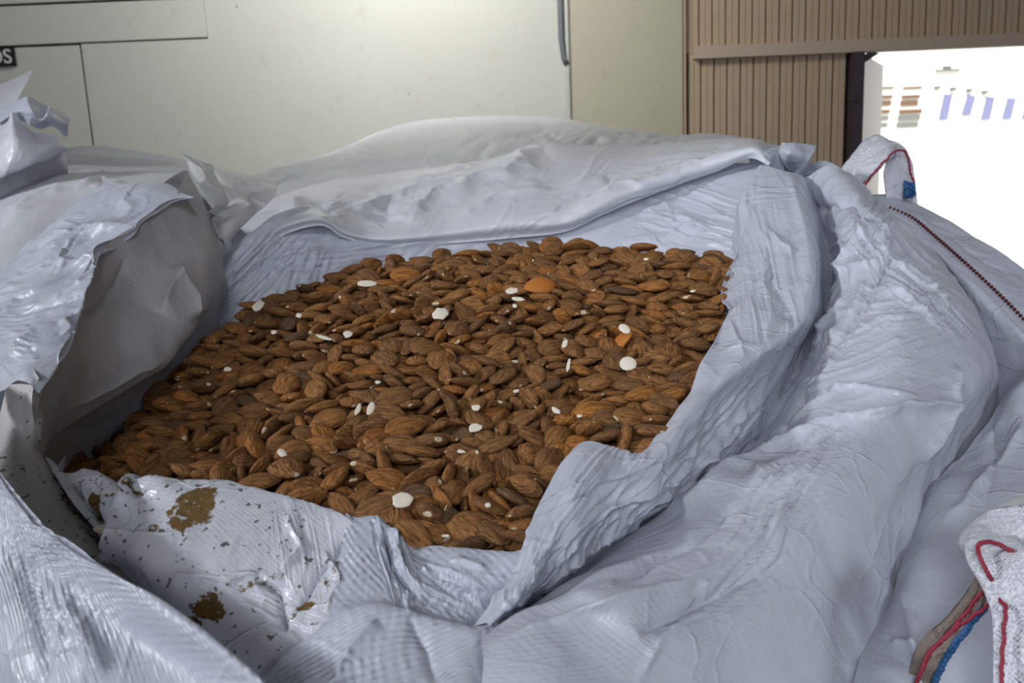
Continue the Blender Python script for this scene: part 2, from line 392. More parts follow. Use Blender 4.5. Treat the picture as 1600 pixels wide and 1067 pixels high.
# pale building across the yard
FY = 26.0
bl = empty('building', (10, FY, 0), 'sunlit white building seen through the open doorway, with slot vents and slanted blue windows', 'building')
boxes('facade', [((-6, FY, -.05), (30, FY+6, 9))], WHITEW, bl)
SLOT = plain('vent_shadow', srgb(104, 80, 62), .8); SLOT2 = plain('vent_grey', srgb(104, 108, 102), .8)
BW = plain('blue_glass', srgb(112, 116, 150), .6)
ymid = [137, 151, 161, 174, 184, 195]; hh = [2, 4, 7, 5, 6, 6]
for j, (yy, h_) in enumerate(zip(ymid, hh)):
    for (c0, c1) in ((1376, 1396+(-j*2)), (1411-j*2, 1440-(j % 3)*3)):
        a = at_y(c0, yy-h_/2, FY-.02); b = at_y(c1, yy+h_/2, FY-.02)
        boxes('vent_slot', [((a.x, FY-.05, b.z), (b.x, FY+.01, max(a.z, b.z+.03)))], SLOT if j < 4 else SLOT2, bl)
for (cx, y0, y1) in ((1476, 147, 187), (1512, 149, 180), (1542, 151, 187), (1575, 153, 186), (1606, 155, 186), (1638, 157, 187)):
    q = [at_y(cx-1, y0, FY), at_y(cx+11, y0+1, FY), at_y(cx+3, y1, FY), at_y(cx-10, y1, FY)]
    me = bpy.data.meshes.new('window_pane')
    me.from_pydata([(p.x, FY-.06, p.z) for p in q]+[(p.x, FY+.01, p.z) for p in q], [], [(0, 1, 2, 3), (0, 4, 5, 1), (1, 5, 6, 2), (2, 6, 7, 3), (3, 7, 4, 0)])
    w = link('window_pane', me, BW, bl)
for (cx, cy) in ((1463, 137), (1488, 139), (1513, 141), (1537, 144)):
    a = at_y(cx-4, cy-2, FY); b = at_y(cx+4, cy+2, FY)
    boxes('wall_lamp', [((a.x, FY-.12, b.z), (b.x, FY+.01, a.z))], SLOT2, bl, .01)
a = at_y(1461, 107, FY); b = at_y(1499, 110, FY); boxes('roof_bracket', [((a.x, FY-.1, b.z), (b.x, FY+.01, b.z+.04))], SLOT2, bl)
a = at_y(1473, 103, FY); b = at_y(1486, 105, FY); boxes('roof_bracket', [((a.x, FY-.1, b.z), (b.x, FY+.01, b.z+.03))], SLOT2, bl)

# black sign on the wall, white lettering running out of the frame
a = at_y(-60, 76, WY-.012); b = at_y(25, 103, WY-.012)
sg = boxes('wall_sign', [((a.x, WY-.014, b.z), (b.x, WY-.002, Z(25, 75)))], plain('sign_black', srgb(22, 24, 26), .4), None, .001)
tag(sg, 'small black sign with white capital letters OS, on the cream wall above the left bag', 'sign')
tcv = bpy.data.curves.new('lettering', 'FONT'); tcv.body = 'OS'; tcv.size = .066; tcv.extrude = .0008; tcv.align_x = 'RIGHT'; tcv.offset = .0008
to = bpy.data.objects.new('lettering', tcv); COL.objects.link(to); bpy.context.view_layer.update()
me = bpy.data.meshes.new_from_object(to.evaluated_get(bpy.context.evaluated_depsgraph_get())); bpy.data.objects.remove(to)
me.transform(Matrix.Translation((b.x-.008, WY-.015, b.z+.010)) @ Matrix.Rotation(math.pi/2, 4, 'X'))
link('lettering', me, plain('sign_white', srgb(215, 215, 210), .5)).parent = sg

# ------------------------------------------------------------------ the bags
def body(parent, x0, x1, y0, y1, ztop, mat):
    """woven side walls of a standing bulk bag, bulging, open at the top"""
    n = 96; m = 26; v = []
    cx, cy = (x0+x1)/2, (y0+y1)/2
    for j in range(m):
        t = j/(m-1); z = .02+t*(ztop-.02); bul = .035*math.sin(math.pi*min(1, t*1.02))
        for i in range(n):
            a = 2*math.pi*i/n; c, s = math.cos(a), math.sin(a); e = .28
            X_ = math.copysign(abs(c)**e, c); Y_ = math.copysign(abs(s)**e, s)
            w = 1+bul*2+.006*math.sin(a*9+t*5)+.004*math.sin(a*23+t*11)
            v.append((cx+X_*(x1-x0)/2*w-parent.location.x, cy+Y_*(y1-y0)/2*w-parent.location.y, z-parent.location.z))
    f = [(j*n+i, j*n+(i+1) % n, (j+1)*n+(i+1) % n, (j+1)*n+i) for j in range(m-1) for i in range(n)]
    f.append(tuple(range(n))[::-1])
    me = bpy.data.meshes.new('fabric_body'); me.from_pydata(v, [], f); me.attributes.new('dirt', 'FLOAT', 'POINT')
    me.materials.append(mat); o = bpy.data.objects.new('fabric_body', me); COL.objects.link(o); o.parent = parent
    me.polygons.foreach_set('use_smooth', [True]*len(f)); return o

bag = empty('bulk_bag', (0, .68, 0), 'open white bulk bag in the middle, full of almonds, liner folded over its rim', 'bag')
rear = empty('bulk_bag', (-.05, 1.9, 0), 'white bulk bag behind the almond bag, against the wall, covered with smooth film', 'bag')
left = empty('bulk_bag', (-1.0, 1.9, 0), 'crumpled white bulk bag at the far left under the black sign, its neck gathered', 'bag')
side = empty('bulk_bag', (.95, .55, 0), 'white bulk bag at the lower right with a webbing loop stitched in red and blue', 'bag')

# rear bag
sheet('top_film', [
  [(180, 400, .98), (300, 420, .97), (400, 370, 1.0), (520, 330, 1.04), (650, 320, 1.07), (800, 300, 1.12), (950, 270, 1.14), (1100, 255, 1.15), (1230, 262, 1.1)],
  [(190, 330, 1.1), (320, 340, 1.12), (400, 310, 1.14), (520, 275, 1.2), (650, 247, 1.25), (800, 228, 1.3), (950, 226, 1.3), (1080, 217, 1.3), (1230, 242, 1.2)],
  [(200, 280, 1.4), (350, 290, 1.4), (420, 264, 1.45), (520, 244, 1.5), (640, 207, 1.6), (760, 191, 1.65), (880, 192, 1.65), (1000, 206, 1.5), (1120, 214, 1.4), (1230, 236, 1.25)],
  [(220, 280, 1.7), (360, 286, 1.7), (420, 262, 1.75), (520, 236, 1.8), (620, 194, 1.85), (720, 182, 1.9), (840, 181, 1.9), (955, 196, 1.8), (1020, 207, 1.65), (1110, 211, 1.5), (1230, 234, 1.3)]],
  SMOOTH, rear, 260, 110, amp=.0012, fr=5, coarse=.004, cf=2.5, aniso=(400, 250, 900, 215), drop=.3, streaks=[(700, 225, 260, 40, -7, .003, 9), (960, 215, 160, 30, -3, .003, 8), (480, 280, 120, 40, -20, .003, 10)], seed=1,
  creases=[([(420, 330), (560, 265), (700, 240), (900, 225)], .012, 14), ([(480, 290), (640, 225), (800, 205), (930, 203)], .010, 10), ([(700, 262), (820, 232), (1000, 212), (1120, 214)], .01, 10)])
body(rear, -.62, .52, 1.42, 2.45, 1.28, WOVEN)
# left bag
body(left, -1.5, -.72, 1.42, 2.4, 1.42, WOVEN)
sheet('film_cover', [[(-160, 150, 1.1), (-60, 140, 1.1), (0, 131, 1.1), (52, 109, 1.1)], [(-160, 175, 1.08), (-60, 170, 1.08), (0, 160, 1.08), (42, 130, 1.08)],
  [(-160, 215, 1.06), (-60, 205, 1.06), (0, 192, 1.06), (28, 158, 1.07)]], SMOOTH, left, 60, 40, amp=.001, fr=12, coarse=.003, seed=2)
sheet('neck_film', [[(-10, 170, 1.0), (28, 155, 1.0), (45, 150, 1.0), (70, 163, 1.01), (78, 165, 1.0), (95, 172, 1.01), (108, 178, 1.02)],
  [(0, 190, .985), (30, 172, .985), (48, 172, .97), (62, 186, .975), (75, 180, .97), (98, 190, .99), (110, 192, 1.0)],
  [(5, 200, 1.0), (30, 190, 1.0), (45, 196, .99), (60, 204, 1.0), (80, 200, .99), (100, 212, 1.0), (108, 214, 1.01)]], FILM, left, 90, 50, amp=.002, fr=16, coarse=.002, seed=3)
sheet('neck_film', [[(-160, 185, .97), (-60, 195, .97), (0, 190, .97), (18, 172, .97), (38, 190, .975), (55, 203, .98), (85, 210, .99), (110, 226, 1.0)],
  [(-160, 245, .94), (-60, 240, .94), (0, 228, .94), (20, 215, .935), (40, 222, .94), (60, 226, .95), (85, 226, .965), (108, 232, .99)],
  [(-160, 300, .94), (-60, 290, .93), (0, 280, .93), (20, 270, .935), (40, 262, .94), (60, 254, .95), (80, 247, .97), (105, 237, .99)],
  [(-160, 300, .98), (-60, 292, .98), (0, 284, .98), (20, 274, .98), (40, 266, .98), (60, 257, .99), (80, 250, 1.0), (105, 240, 1.01)]], BRIGHT, left, 140, 80, amp=.003, fr=15, coarse=.003, seed=4, drop=.15)

# main bag --- liner inside, behind the pile
E_ = [(345, 445), (400, 372), (452, 330), (530, 355), (600, 376)]
sheet('inner_liner', [
  [(200, 680, .70), (320, 560, .70), (430, 495, .70), (560, 435, .74), (700, 405, .765), (850, 395, .775), (980, 405, .765), (1100, 410, .75), (1180, 430, .71)],
  [(250, 560, .73), (330, 490, .70), (430, 425, .715), (560, 388, .75), (700, 362, .775), (860, 350, .79), (985, 348, .785), (1090, 350, .775), (1180, 370, .74)],
  [(280, 500, .74), (345, 425, .71), (430, 350, .735), (540, 345, .775), (660, 340, .80), (880, 325, .83), (1000, 300, .83), (1090, 285, .82), (1190, 290, .78)],
  [(300, 470, .75), (355, 395, .72), (450, 325, .755), (540, 330, .80), (660, 325, .82), (880, 305, .85), (1000, 280, .85), (1090, 262, .85), (1200, 255, .81)]],
  FILM, bag, 340, 150, amp=.0016, fr=26, coarse=.003, cf=9, aniso=(330, 500, 460, 340), streaks=[(400, 430, 110, 50, -45, .004, 7), (520, 390, 110, 40, -5, .004, 7), (480, 440, 80, 50, -75, .003, 8), (1080, 340, 110, 60, 15, .003, 10)], seed=5,
  creases=[([(330, 480), (400, 420), (470, 345)], -.006, 10), ([(440, 400), (560, 388), (700, 380)], .003, 4), ([(470, 470), (490, 420), (500, 370)], .003, 4),
           ([(960, 375), (1040, 365), (1110, 345)], .004, 5), ([(1000, 350), (1060, 340), (1120, 355)], .004, 5)])
sheet('liner_fold', [
  [(400, 398, .725), (440, 368, .735), (500, 352, .745), (540, 372, .755), (600, 384, .76), (700, 380, .768), (800, 372, .775), (884, 362, .78), (940, 336, .79), (990, 315, .80), (1067, 286, .81), (1120, 268, .81), (1170, 248, .80), (1200, 262, .79)],
  [(400, 385, .73), (445, 345, .74), (505, 335, .75), (545, 355, .76), (610, 362, .765), (700, 350, .775), (800, 335, .78), (884, 330, .785), (940, 310, .79), (990, 290, .80), (1067, 266, .81), (1120, 250, .81), (1175, 232, .80), (1206, 250, .80)],
  [(380, 360, .79), (430, 325, .81), (510, 300, .82), (560, 298, .84), (620, 300, .86), (700, 287, .87), (800, 264, .88), (870, 250, .89), (940, 250, .89), (1000, 247, .89), (1067, 236, .88), (1125, 228, .87), (1180, 222, .85), (1212, 246, .83)],
  [(360, 350, .85), (420, 310, .88), (510, 283, .91), (570, 275, .93), (640, 266, .96), (720, 258, .97), (790, 245, .985), (850, 224, .99), (930, 226, .99), (1000, 227, .99), (1067, 221, .97), (1130, 216, .94), (1188, 222, .90), (1216, 242, .87)],
  [(350, 365, .92), (420, 325, .95), (510, 300, .97), (570, 290, .99), (640, 282, 1.02), (720, 275, 1.03), (790, 262, 1.03), (850, 242, 1.04), (930, 244, 1.04), (1000, 242, 1.03), (1067, 236, 1.02), (1130, 232, .99), (1190, 240, .95), (1216, 252, .92)]],
  BRIGHT, bag, 360, 170, amp=.0009, fr=7, coarse=.0025, cf=4, aniso=(600, 360, 1000, 250), streaks=[(700, 310, 150, 50, -25, .0022, 16), (980, 270, 200, 50, -18, .0018, 12), (560, 320, 90, 40, 15, .002, 12), (830, 330, 80, 30, -30, .0015, 7)], seed=6,
  creases=[([(600, 350), (700, 300), (790, 272), (850, 232)], .012, 16), ([(520, 330), (640, 300), (760, 262)], .008, 10), ([(880, 345), (960, 300), (1080, 262), (1160, 238)], .006, 8),
           ([(860, 330), (950, 280), (1060, 250), (1150, 225)], -.006, 8), ([(700, 345), (780, 310), (860, 290)], .006, 8), ([(480, 320), (560, 325), (640, 345)], -.006, 8)])

# left flap: lit outside, inside shade painted grey, bright upstanding corner
rimL = [(250, 288, .70), (270, 295, .685), (296, 307, .665), (268, 312, .655), (240, 328, .635), (215, 346, .62), (205, 362, .61), (180, 378, .60), (152, 390, .58), (146, 412, .565), (138, 440, .55), (130, 455, .54), (124, 482, .53), (116, 510, .515), (108, 533, .50), (95, 556, .485), (78, 585, .468), (60, 612, .452)]
def shift(r, dx, dy, dd): return [(a+dx, b+dy, c+dd) for a, b, c in r]
sheet('outer_flap', [shift(rimL, 5, 4, .004), rimL,
  [(232, 286, .71), (215, 300, .675), (180, 330, .655), (150, 355, .635), (120, 390, .61), (100, 420, .585), (85, 450, .56), (72, 480, .54), (58, 510, .52), (46, 540, .50), (38, 570, .48), (38, 596, .462)],
  [(200, 288, .73), (150, 315, .69), (100, 352, .655), (60, 400, .62), (30, 450, .585), (10, 490, .56), (-5, 530, .53), (0, 570, .505), (10, 600, .485)],
  [(170, 296, .80), (100, 335, .76), (30, 400, .70), (-30, 460, .64), (-70, 520, .59), (-80, 580, .55), (-60, 640, .52)]],
  FILM, bag, 260, 170, amp=.0014, fr=11, coarse=.006, cf=8, aniso=(0, 480, 200, 330), streaks=[(60, 430, 150, 60, -30, .004, 10), (160, 340, 90, 50, -25, .003, 10), (70, 520, 100, 50, -15, .003, 9)], seed=7, drop=.2,
  creases=[([(0, 440), (60, 385), (140, 350), (215, 350)], .006, 6), ([(0, 395), (90, 310), (180, 292)], .004, 6), ([(0, 500), (80, 470), (128, 455)], -.005, 6), ([(0, 560), (60, 510), (120, 500)], .005, 8), ([(60, 420), (120, 400), (150, 392)], .004, 5)])
sheet('outer_cover', [
  [(-40, 290, 1.25), (60, 262, 1.3), (112, 232, 1.3), (200, 235, 1.3), (290, 246, 1.3), (370, 266, 1.3), (440, 275, 1.3)],
  [(-60, 345, .95), (0, 312, .97), (90, 278, 1.0), (190, 268, 1.05), (270, 272, 1.05), (340, 290, 1.05), (420, 310, 1.1)],
  [(-80, 400, .83), (30, 340, .86), (120, 310, .9), (200, 300, .9), (280, 305, .9), (350, 330, .92), (390, 360, .93)],
  [(-120, 500, .74), (-20, 430, .77), (60, 390, .80), (150, 350, .84), (230, 350, .85), (300, 390, .86), (340, 420, .87)]],
  SMOOTH, rear, 160, 90, amp=.0018, fr=8, coarse=.005, cf=5, aniso=(0, 400, 200, 280), seed=8,
  creases=[([(0, 345), (80, 300), (160, 285)], .006, 7), ([(120, 300), (160, 280), (200, 300)], .005, 5)])
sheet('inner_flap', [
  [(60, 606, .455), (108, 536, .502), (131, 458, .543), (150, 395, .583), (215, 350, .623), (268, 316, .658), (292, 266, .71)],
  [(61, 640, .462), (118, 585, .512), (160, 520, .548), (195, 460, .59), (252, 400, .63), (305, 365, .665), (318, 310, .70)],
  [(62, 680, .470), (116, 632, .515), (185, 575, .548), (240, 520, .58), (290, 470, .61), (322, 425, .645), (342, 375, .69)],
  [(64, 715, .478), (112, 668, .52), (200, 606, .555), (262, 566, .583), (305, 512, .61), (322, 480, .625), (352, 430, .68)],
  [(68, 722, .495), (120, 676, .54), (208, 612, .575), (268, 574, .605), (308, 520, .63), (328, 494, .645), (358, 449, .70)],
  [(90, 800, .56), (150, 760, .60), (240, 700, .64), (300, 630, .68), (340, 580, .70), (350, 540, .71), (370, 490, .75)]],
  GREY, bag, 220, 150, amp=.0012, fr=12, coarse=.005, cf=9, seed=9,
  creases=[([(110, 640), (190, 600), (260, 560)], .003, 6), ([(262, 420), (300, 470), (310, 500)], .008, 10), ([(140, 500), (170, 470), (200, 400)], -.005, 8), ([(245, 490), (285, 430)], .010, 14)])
sheet('corner_flap', [
  [(284, 231, .755), (290, 250, .74), (300, 275, .72), (315, 300, .70), (334, 321, .69), (325, 331, .687), (337, 335, .685), (330, 345, .685), (342, 372, .685)],
  [(292, 234, .765), (305, 255, .745), (318, 275, .728), (333, 298, .715), (345, 318, .70), (342, 332, .70), (350, 340, .70), (345, 352, .70), (348, 374, .69)],
  [(318, 246, .80), (335, 262, .785), (355, 280, .77), (372, 295, .76), (385, 305, .745), (385, 318, .735), (380, 330, .725), (368, 348, .71), (354, 374, .695)],
  [(330, 255, .82), (350, 266, .815), (375, 276, .81), (400, 283, .80), (428, 294, .79), (432, 300, .78), (422, 314, .76), (395, 338, .73), (358, 376, .70)]],
  WHITE, bag, 150, 110, amp=.0012, fr=14, coarse=.003, cf=10, seed=10,
  creases=[([(292, 240), (320, 290), (350, 320)], .006, 7), ([(310, 250), (345, 300), (400, 330)], .006, 6), ([(370, 275), (390, 300), (430, 300)], .004, 5)])
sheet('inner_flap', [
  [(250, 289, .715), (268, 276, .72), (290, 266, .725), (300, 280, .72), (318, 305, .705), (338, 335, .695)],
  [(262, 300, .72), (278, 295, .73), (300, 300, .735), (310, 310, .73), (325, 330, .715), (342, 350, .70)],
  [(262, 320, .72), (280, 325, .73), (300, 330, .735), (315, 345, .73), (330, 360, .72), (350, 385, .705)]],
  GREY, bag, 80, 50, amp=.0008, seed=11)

# front left: dusty rim with its shade painted grey, woven front sheet
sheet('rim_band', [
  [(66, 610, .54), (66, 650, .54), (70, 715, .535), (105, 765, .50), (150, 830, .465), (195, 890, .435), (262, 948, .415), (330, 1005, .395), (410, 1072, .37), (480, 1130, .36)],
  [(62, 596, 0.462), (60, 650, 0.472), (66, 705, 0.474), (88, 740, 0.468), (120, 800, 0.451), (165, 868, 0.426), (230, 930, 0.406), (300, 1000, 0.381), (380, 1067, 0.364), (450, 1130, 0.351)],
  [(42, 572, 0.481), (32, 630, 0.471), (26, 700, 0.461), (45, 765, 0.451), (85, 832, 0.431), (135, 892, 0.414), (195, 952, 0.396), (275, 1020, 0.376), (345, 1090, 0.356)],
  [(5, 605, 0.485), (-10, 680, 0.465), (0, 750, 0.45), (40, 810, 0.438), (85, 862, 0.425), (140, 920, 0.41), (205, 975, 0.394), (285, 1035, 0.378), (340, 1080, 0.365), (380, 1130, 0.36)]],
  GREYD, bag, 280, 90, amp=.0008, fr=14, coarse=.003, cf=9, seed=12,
  dirt=[(120, 790, 16, 50, -35, .75), (165, 850, 10, 25, -40, .8)],
  creases=[([(62, 600), (58, 660), (62, 700)], .004, 5)])
fe = [(-120, 560, 0.458), (-60, 650, 0.428), (0, 746, 0.39), (47, 806, 0.376), (75, 829, 0.368), (133, 868, 0.358), (177, 898, 0.348), (217, 924, 0.34), (277, 968, 0.328), (334, 1011, 0.318), (400, 1066, 0.308), (470, 1130, 0.298)]
sheet('front_panel', [shift(fe, 3, -1, .022), shift(fe, 2, -2, .006), fe,
  [(-140, 640, .45), (-60, 740, .42), (-10, 830, .388), (60, 890, .37), (120, 930, .358), (170, 965, .348), (230, 1010, .338), (290, 1060, .325), (350, 1120, .312)],
  [(-160, 800, .42), (-80, 900, .385), (0, 980, .358), (80, 1040, .34), (160, 1100, .325), (240, 1160, .312)],
  [(-180, 1000, .385), (-80, 1090, .36), (20, 1160, .34), (120, 1220, .325)]],
  WOVEN, bag, 300, 170, amp=.0007, fr=9, coarse=.004, cf=7, streaks=[(80, 920, 140, 60, 65, .003, 13)], seed=13, drop=.15,
  creases=[([(60, 820), (90, 900), (130, 1000), (160, 1067)], .005, 12), ([(100, 930), (150, 1010), (170, 1060)], .003, 6), ([(20, 860), (60, 960), (80, 1067)], -.004, 14)])

# crumpled dusty liner in front of the pile
ge = [(70, 712, .478), (84, 722, .470), (98, 738, .464), (112, 742, .461), (132, 735, .457), (150, 738, .455), (168, 748, .451), (190, 762, .447), (208, 768, .442), (220, 755, .438), (242, 748, .436), (280, 751, .435), (322, 752, .433), (362, 756, .43), (400, 764, .425), (450, 772, .42), (500, 785, .415), (538, 799, .408), (556, 812, .404)]
sheet('dusty_liner', [shift(ge, 12, 30, .028), shift(ge, 3, 4, .008), ge,
  [(92, 752, .455), (130, 772, .447), (172, 795, .436), (200, 805, .43), (222, 806, .420), (260, 808, .415), (340, 812, .412), (420, 822, .405), (500, 840, .400), (552, 856, .394)],
  [(135, 815, .437), (168, 845, .425), (188, 868, .417), (206, 872, .403), (250, 878, .398), (320, 880, .395), (400, 888, .39), (480, 892, .386), (545, 895, .382)],
  [(205, 905, .413), (240, 935, .402), (262, 930, .390), (310, 935, .387), (370, 940, .383), (430, 935, .381), (490, 935, .376), (540, 940, .372)],
  [(280, 985, .385), (330, 1015, .375), (380, 1020, .366), (430, 1000, .366), (480, 985, .366), (520, 980, .363), (555, 980, .362)],
  [(350, 1060, .365), (400, 1080, .355), (460, 1070, .348), (520, 1050, .35), (570, 1040, .348)],
  [(420, 1140, .35), (500, 1140, .34), (580, 1120, .335)]],
  FILM_G, bag, 420, 280, amp=.0014, fr=20, coarse=.003, cf=10, streaks=[(480, 850, 90, 60, 80, .0009, 9), (400, 940, 100, 40, 20, .001, 9)], seed=14,
  dirt=[(305, 795, 38, 26, -25, 1), (282, 822, 22, 14, 0, 1), (320, 780, 12, 18, 20, .9), (243, 828, 10, 8, 0, .8), (322, 948, 34, 18, -28, 1), (300, 972, 18, 12, 0, .9),
        (172, 832, 20, 16, 30, 1), (146, 786, 9, 24, -10, .95), (200, 774, 26, 5, -5, .8), (472, 942, 17, 8, -15, 1), (522, 882, 9, 12, 20, .6), (510, 905, 8, 6, 0, .6), (400, 908, 42, 7, -20, .55), (355, 915, 8, 7, 0, .8), (430, 895, 12, 5, 30, .5)],
  creases=[([(212, 765), (196, 815), (180, 870)], .010, 5, 1), ([(120, 740), (145, 800), (160, 850)], -.010, 5), ([(130, 738), (138, 790)], .006, 4), ([(160, 745), (150, 790)], -.005, 5),
           ([(395, 905), (430, 920), (445, 985)], -.005, 4), ([(540, 830), (490, 890), (460, 940)], -.004, 4), ([(450, 790), (470, 850), (440, 890)], .003, 5), ([(255, 900), (330, 905), (420, 890)], .003, 6), ([(500, 850), (530, 900), (500, 950)], .004, 6)])
# front rim of the opening
he = [(540, 802, .411), (556, 808, .408), (580, 806, .406), (600, 812, .403), (622, 832, .399), (642, 846, .396), (672, 849, .394), (702, 851, .392), (735, 854, .391), (770, 858, .389), (806, 863, .387), (830, 850, .388)]
sheet('front_rim', [shift(he, 4, 30, .025), shift(he, 1, 5, .007), he,
  [(535, 835, .400), (560, 850, .392), (605, 870, .386), (650, 890, .381), (700, 900, .379), (750, 905, .378), (800, 900, .38), (840, 890, .38)],
  [(520, 920, .375), (560, 925, .372), (600, 930, .370), (645, 945, .368), (695, 963, .368), (740, 977, .370), (770, 975, .376), (820, 950, .39)],
  [(505, 965, .362), (545, 952, .36), (590, 948, .358), (640, 958, .356), (692, 974, .354), (742, 985, .350), (790, 972, .362), (830, 958, .38)],
  [(430, 1030, .352), (500, 1015, .35), (570, 1010, .345), (640, 1020, .341), (700, 1030, .338), (760, 1035, .334), (830, 1015, .365)],
  [(360, 1110, .338), (450, 1100, .334), (550, 1100, .325), (650, 1110, .32), (750, 1120, .316), (850, 1100, .35)],
  [(330, 1220, .33), (450, 1220, .325), (600, 1220, .315), (750, 1230, .31), (860, 1210, .34)]],
  WOVEN, bag, 300, 260, amp=.0010, fr=14, coarse=.003, cf=10, streaks=[(620, 880, 80, 30, 70, .003, 7), (700, 920, 80, 40, 25, .003, 8)], seed=15, drop=.15,
  creases=[([(600, 815), (612, 880), (650, 935)], -.006, 6), ([(612, 815), (628, 870), (645, 925)], .005, 5), ([(585, 960), (560, 1000), (520, 1067)], .004, 10), ([(640, 960), (670, 1010), (680, 1067)], -.003, 10),
           ([(660, 890), (710, 925), (765, 930)], -.003, 6), ([(700, 870), (760, 890)], .003, 6)])

# right side: liner lobe, trough, big mound of woven fabric
R0 = [(1188, 260, .765), (1160, 310, .735), (1156, 380, .705), (1150, 398, .69), (1136, 425, .66), (1127, 450, .635), (1126, 470, .615), (1138, 485, .597), (1120, 522, .565), (1098, 562, .53), (1076, 615, .498), (1058, 640, .48), (1036, 670, .465), (1002, 705, .442), (965, 698, .443), (930, 690, .445), (905, 694, .442), (885, 712, .434), (862, 745, .422), (838, 795, .405), (818, 845, .388), (800, 890, .378), (770, 940, .368), (742, 980, .364)]
Rr = [
  [(1200, 262, 0.765), (1185, 300, 0.733), (1185, 380, 0.673), (1180, 440, 0.621), (1172, 495, 0.576), (1145, 550, 0.536), (1112, 600, 0.501), (1078, 645, 0.471), (1040, 700, 0.442), (990, 735, 0.426), (940, 745, 0.414), (900, 770, 0.401), (868, 820, 0.3901), (838, 880, 0.3731), (800, 935, 0.3611), (762, 976, 0.3531)],
  [(1222, 268, 0.76), (1225, 290, 0.736), (1240, 360, 0.681), (1240, 430, 0.627), (1222, 500, 0.577), (1170, 555, 0.532), (1120, 612, 0.497), (1085, 665, 0.474), (1045, 725, 0.447), (1000, 765, 0.43), (950, 790, 0.416), (905, 825, 0.396), (865, 875, 0.3887), (825, 922, 0.3717), (785, 955, 0.3607), (757, 980, 0.3537)],
  [(1240, 271, 0.765), (1245, 288, 0.737), (1268, 360, 0.682), (1276, 430, 0.632), (1264, 504, 0.584), (1200, 560, 0.549), (1135, 622, 0.519), (1100, 685, 0.494), (1055, 745, 0.464), (1005, 788, 0.442), (955, 815, 0.424), (905, 855, 0.402), (865, 895, 0.3944), (825, 932, 0.3774), (787, 960, 0.3644), (755, 982, 0.3544)],
  [(1254, 275, 0.78), (1262, 290, 0.77), (1288, 370, 0.73), (1296, 440, 0.7), (1290, 510, 0.655), (1255, 565, 0.62), (1216, 625, 0.588), (1190, 675, 0.56), (1140, 722, 0.53), (1068, 784, 0.495), (1004, 825, 0.47), (905, 884, 0.43), (860, 912, 0.4), (815, 940, 0.385), (780, 964, 0.373), (753, 982, 0.365)],
  [(1290, 260, 0.765), (1300, 292, 0.737), (1322, 370, 0.677), (1325, 440, 0.636), (1312, 505, 0.596), (1282, 565, 0.562), (1242, 632, 0.534), (1213, 692, 0.507), (1150, 737, 0.479), (1070, 793, 0.444), (1004, 836, 0.419), (905, 892, 0.384), (860, 918, 0.3739), (815, 944, 0.3619), (780, 968, 0.3529), (750, 986, 0.3469)],
  [(1325, 268, 0.765), (1342, 294, 0.728), (1382, 370, 0.661), (1402, 440, 0.608), (1412, 505, 0.568), (1402, 572, 0.534), (1372, 642, 0.501), (1322, 705, 0.471), (1232, 772, 0.434), (1132, 842, 0.399), (1045, 890, 0.374), (955, 930, 0.351), (900, 960, 0.3481), (850, 985, 0.3381), (800, 1003, 0.3321), (755, 1015, 0.3281)],
  [(1350, 285, 0.785), (1364, 304, 0.758), (1428, 378, 0.693), (1482, 448, 0.646), (1518, 520, 0.606), (1526, 590, 0.566), (1478, 662, 0.526), (1418, 732, 0.491), (1348, 806, 0.451), (1275, 880, 0.416), (1195, 940, 0.386), (1105, 1000, 0.358), (1025, 1050, 0.3426), (955, 1090, 0.3286), (885, 1125, 0.3186), (800, 1150, 0.3146)],
  [(1360, 300, 0.82), (1375, 320, 0.8), (1444, 384, 0.74), (1512, 455, 0.7), (1552, 535, 0.655), (1550, 612, 0.61), (1498, 685, 0.57), (1460, 752, 0.535), (1442, 822, 0.505), (1412, 885, 0.475), (1388, 940, 0.448), (1345, 1010, 0.42), (1305, 1070, 0.4), (1250, 1110, 0.38), (1200, 1150, 0.365), (1150, 1200, 0.35)]]
def rs(row, m):
    A = np.array(row, float); return [tuple(q) for q in spline(A, m)]
m = 24
sheet('folded_liner', [shift(R0, -8, 20, .028), shift(R0, 2, 5, .006), R0] + [rs(r, m) for r in Rr[:4]] + [shift(rs(Rr[3], m), 22, 14, .03)],
  FILM, bag, 460, 260, amp=.0010, fr=14, coarse=.0035, cf=9, streaks=[(900, 820, 170, 70, -50, .0022, 9), (1020, 790, 160, 55, -38, .003, 10), (1120, 690, 120, 50, -45, .0028, 10), (1195, 420, 170, 60, 80, .0018, 12), (800, 900, 70, 40, -65, .002, 8)], seed=16, aniso=(800, 950, 1150, 560),
  creases=[([(830, 930), (900, 870), (1000, 800), (1090, 730), (1150, 660)], .006, 6), ([(850, 870), (930, 800), (1040, 750), (1130, 690)], .004, 4), ([(1010, 820), (1070, 740), (1150, 680), (1180, 610)], .005, 5),
           ([(880, 780), (960, 745), (1050, 720)], -.003, 4), ([(1130, 540), (1190, 545), (1230, 520)], .004, 4), ([(1140, 500), (1170, 560)], .003, 4), ([(1200, 380), (1205, 440), (1240, 500)], -.005, 7), ([(1160, 300), (1200, 380), (1195, 460)], .005, 6),
           ([(1210, 360), (1240, 400)], .006, 5), ([(1130, 490), (1200, 400)], -.003, 6)])
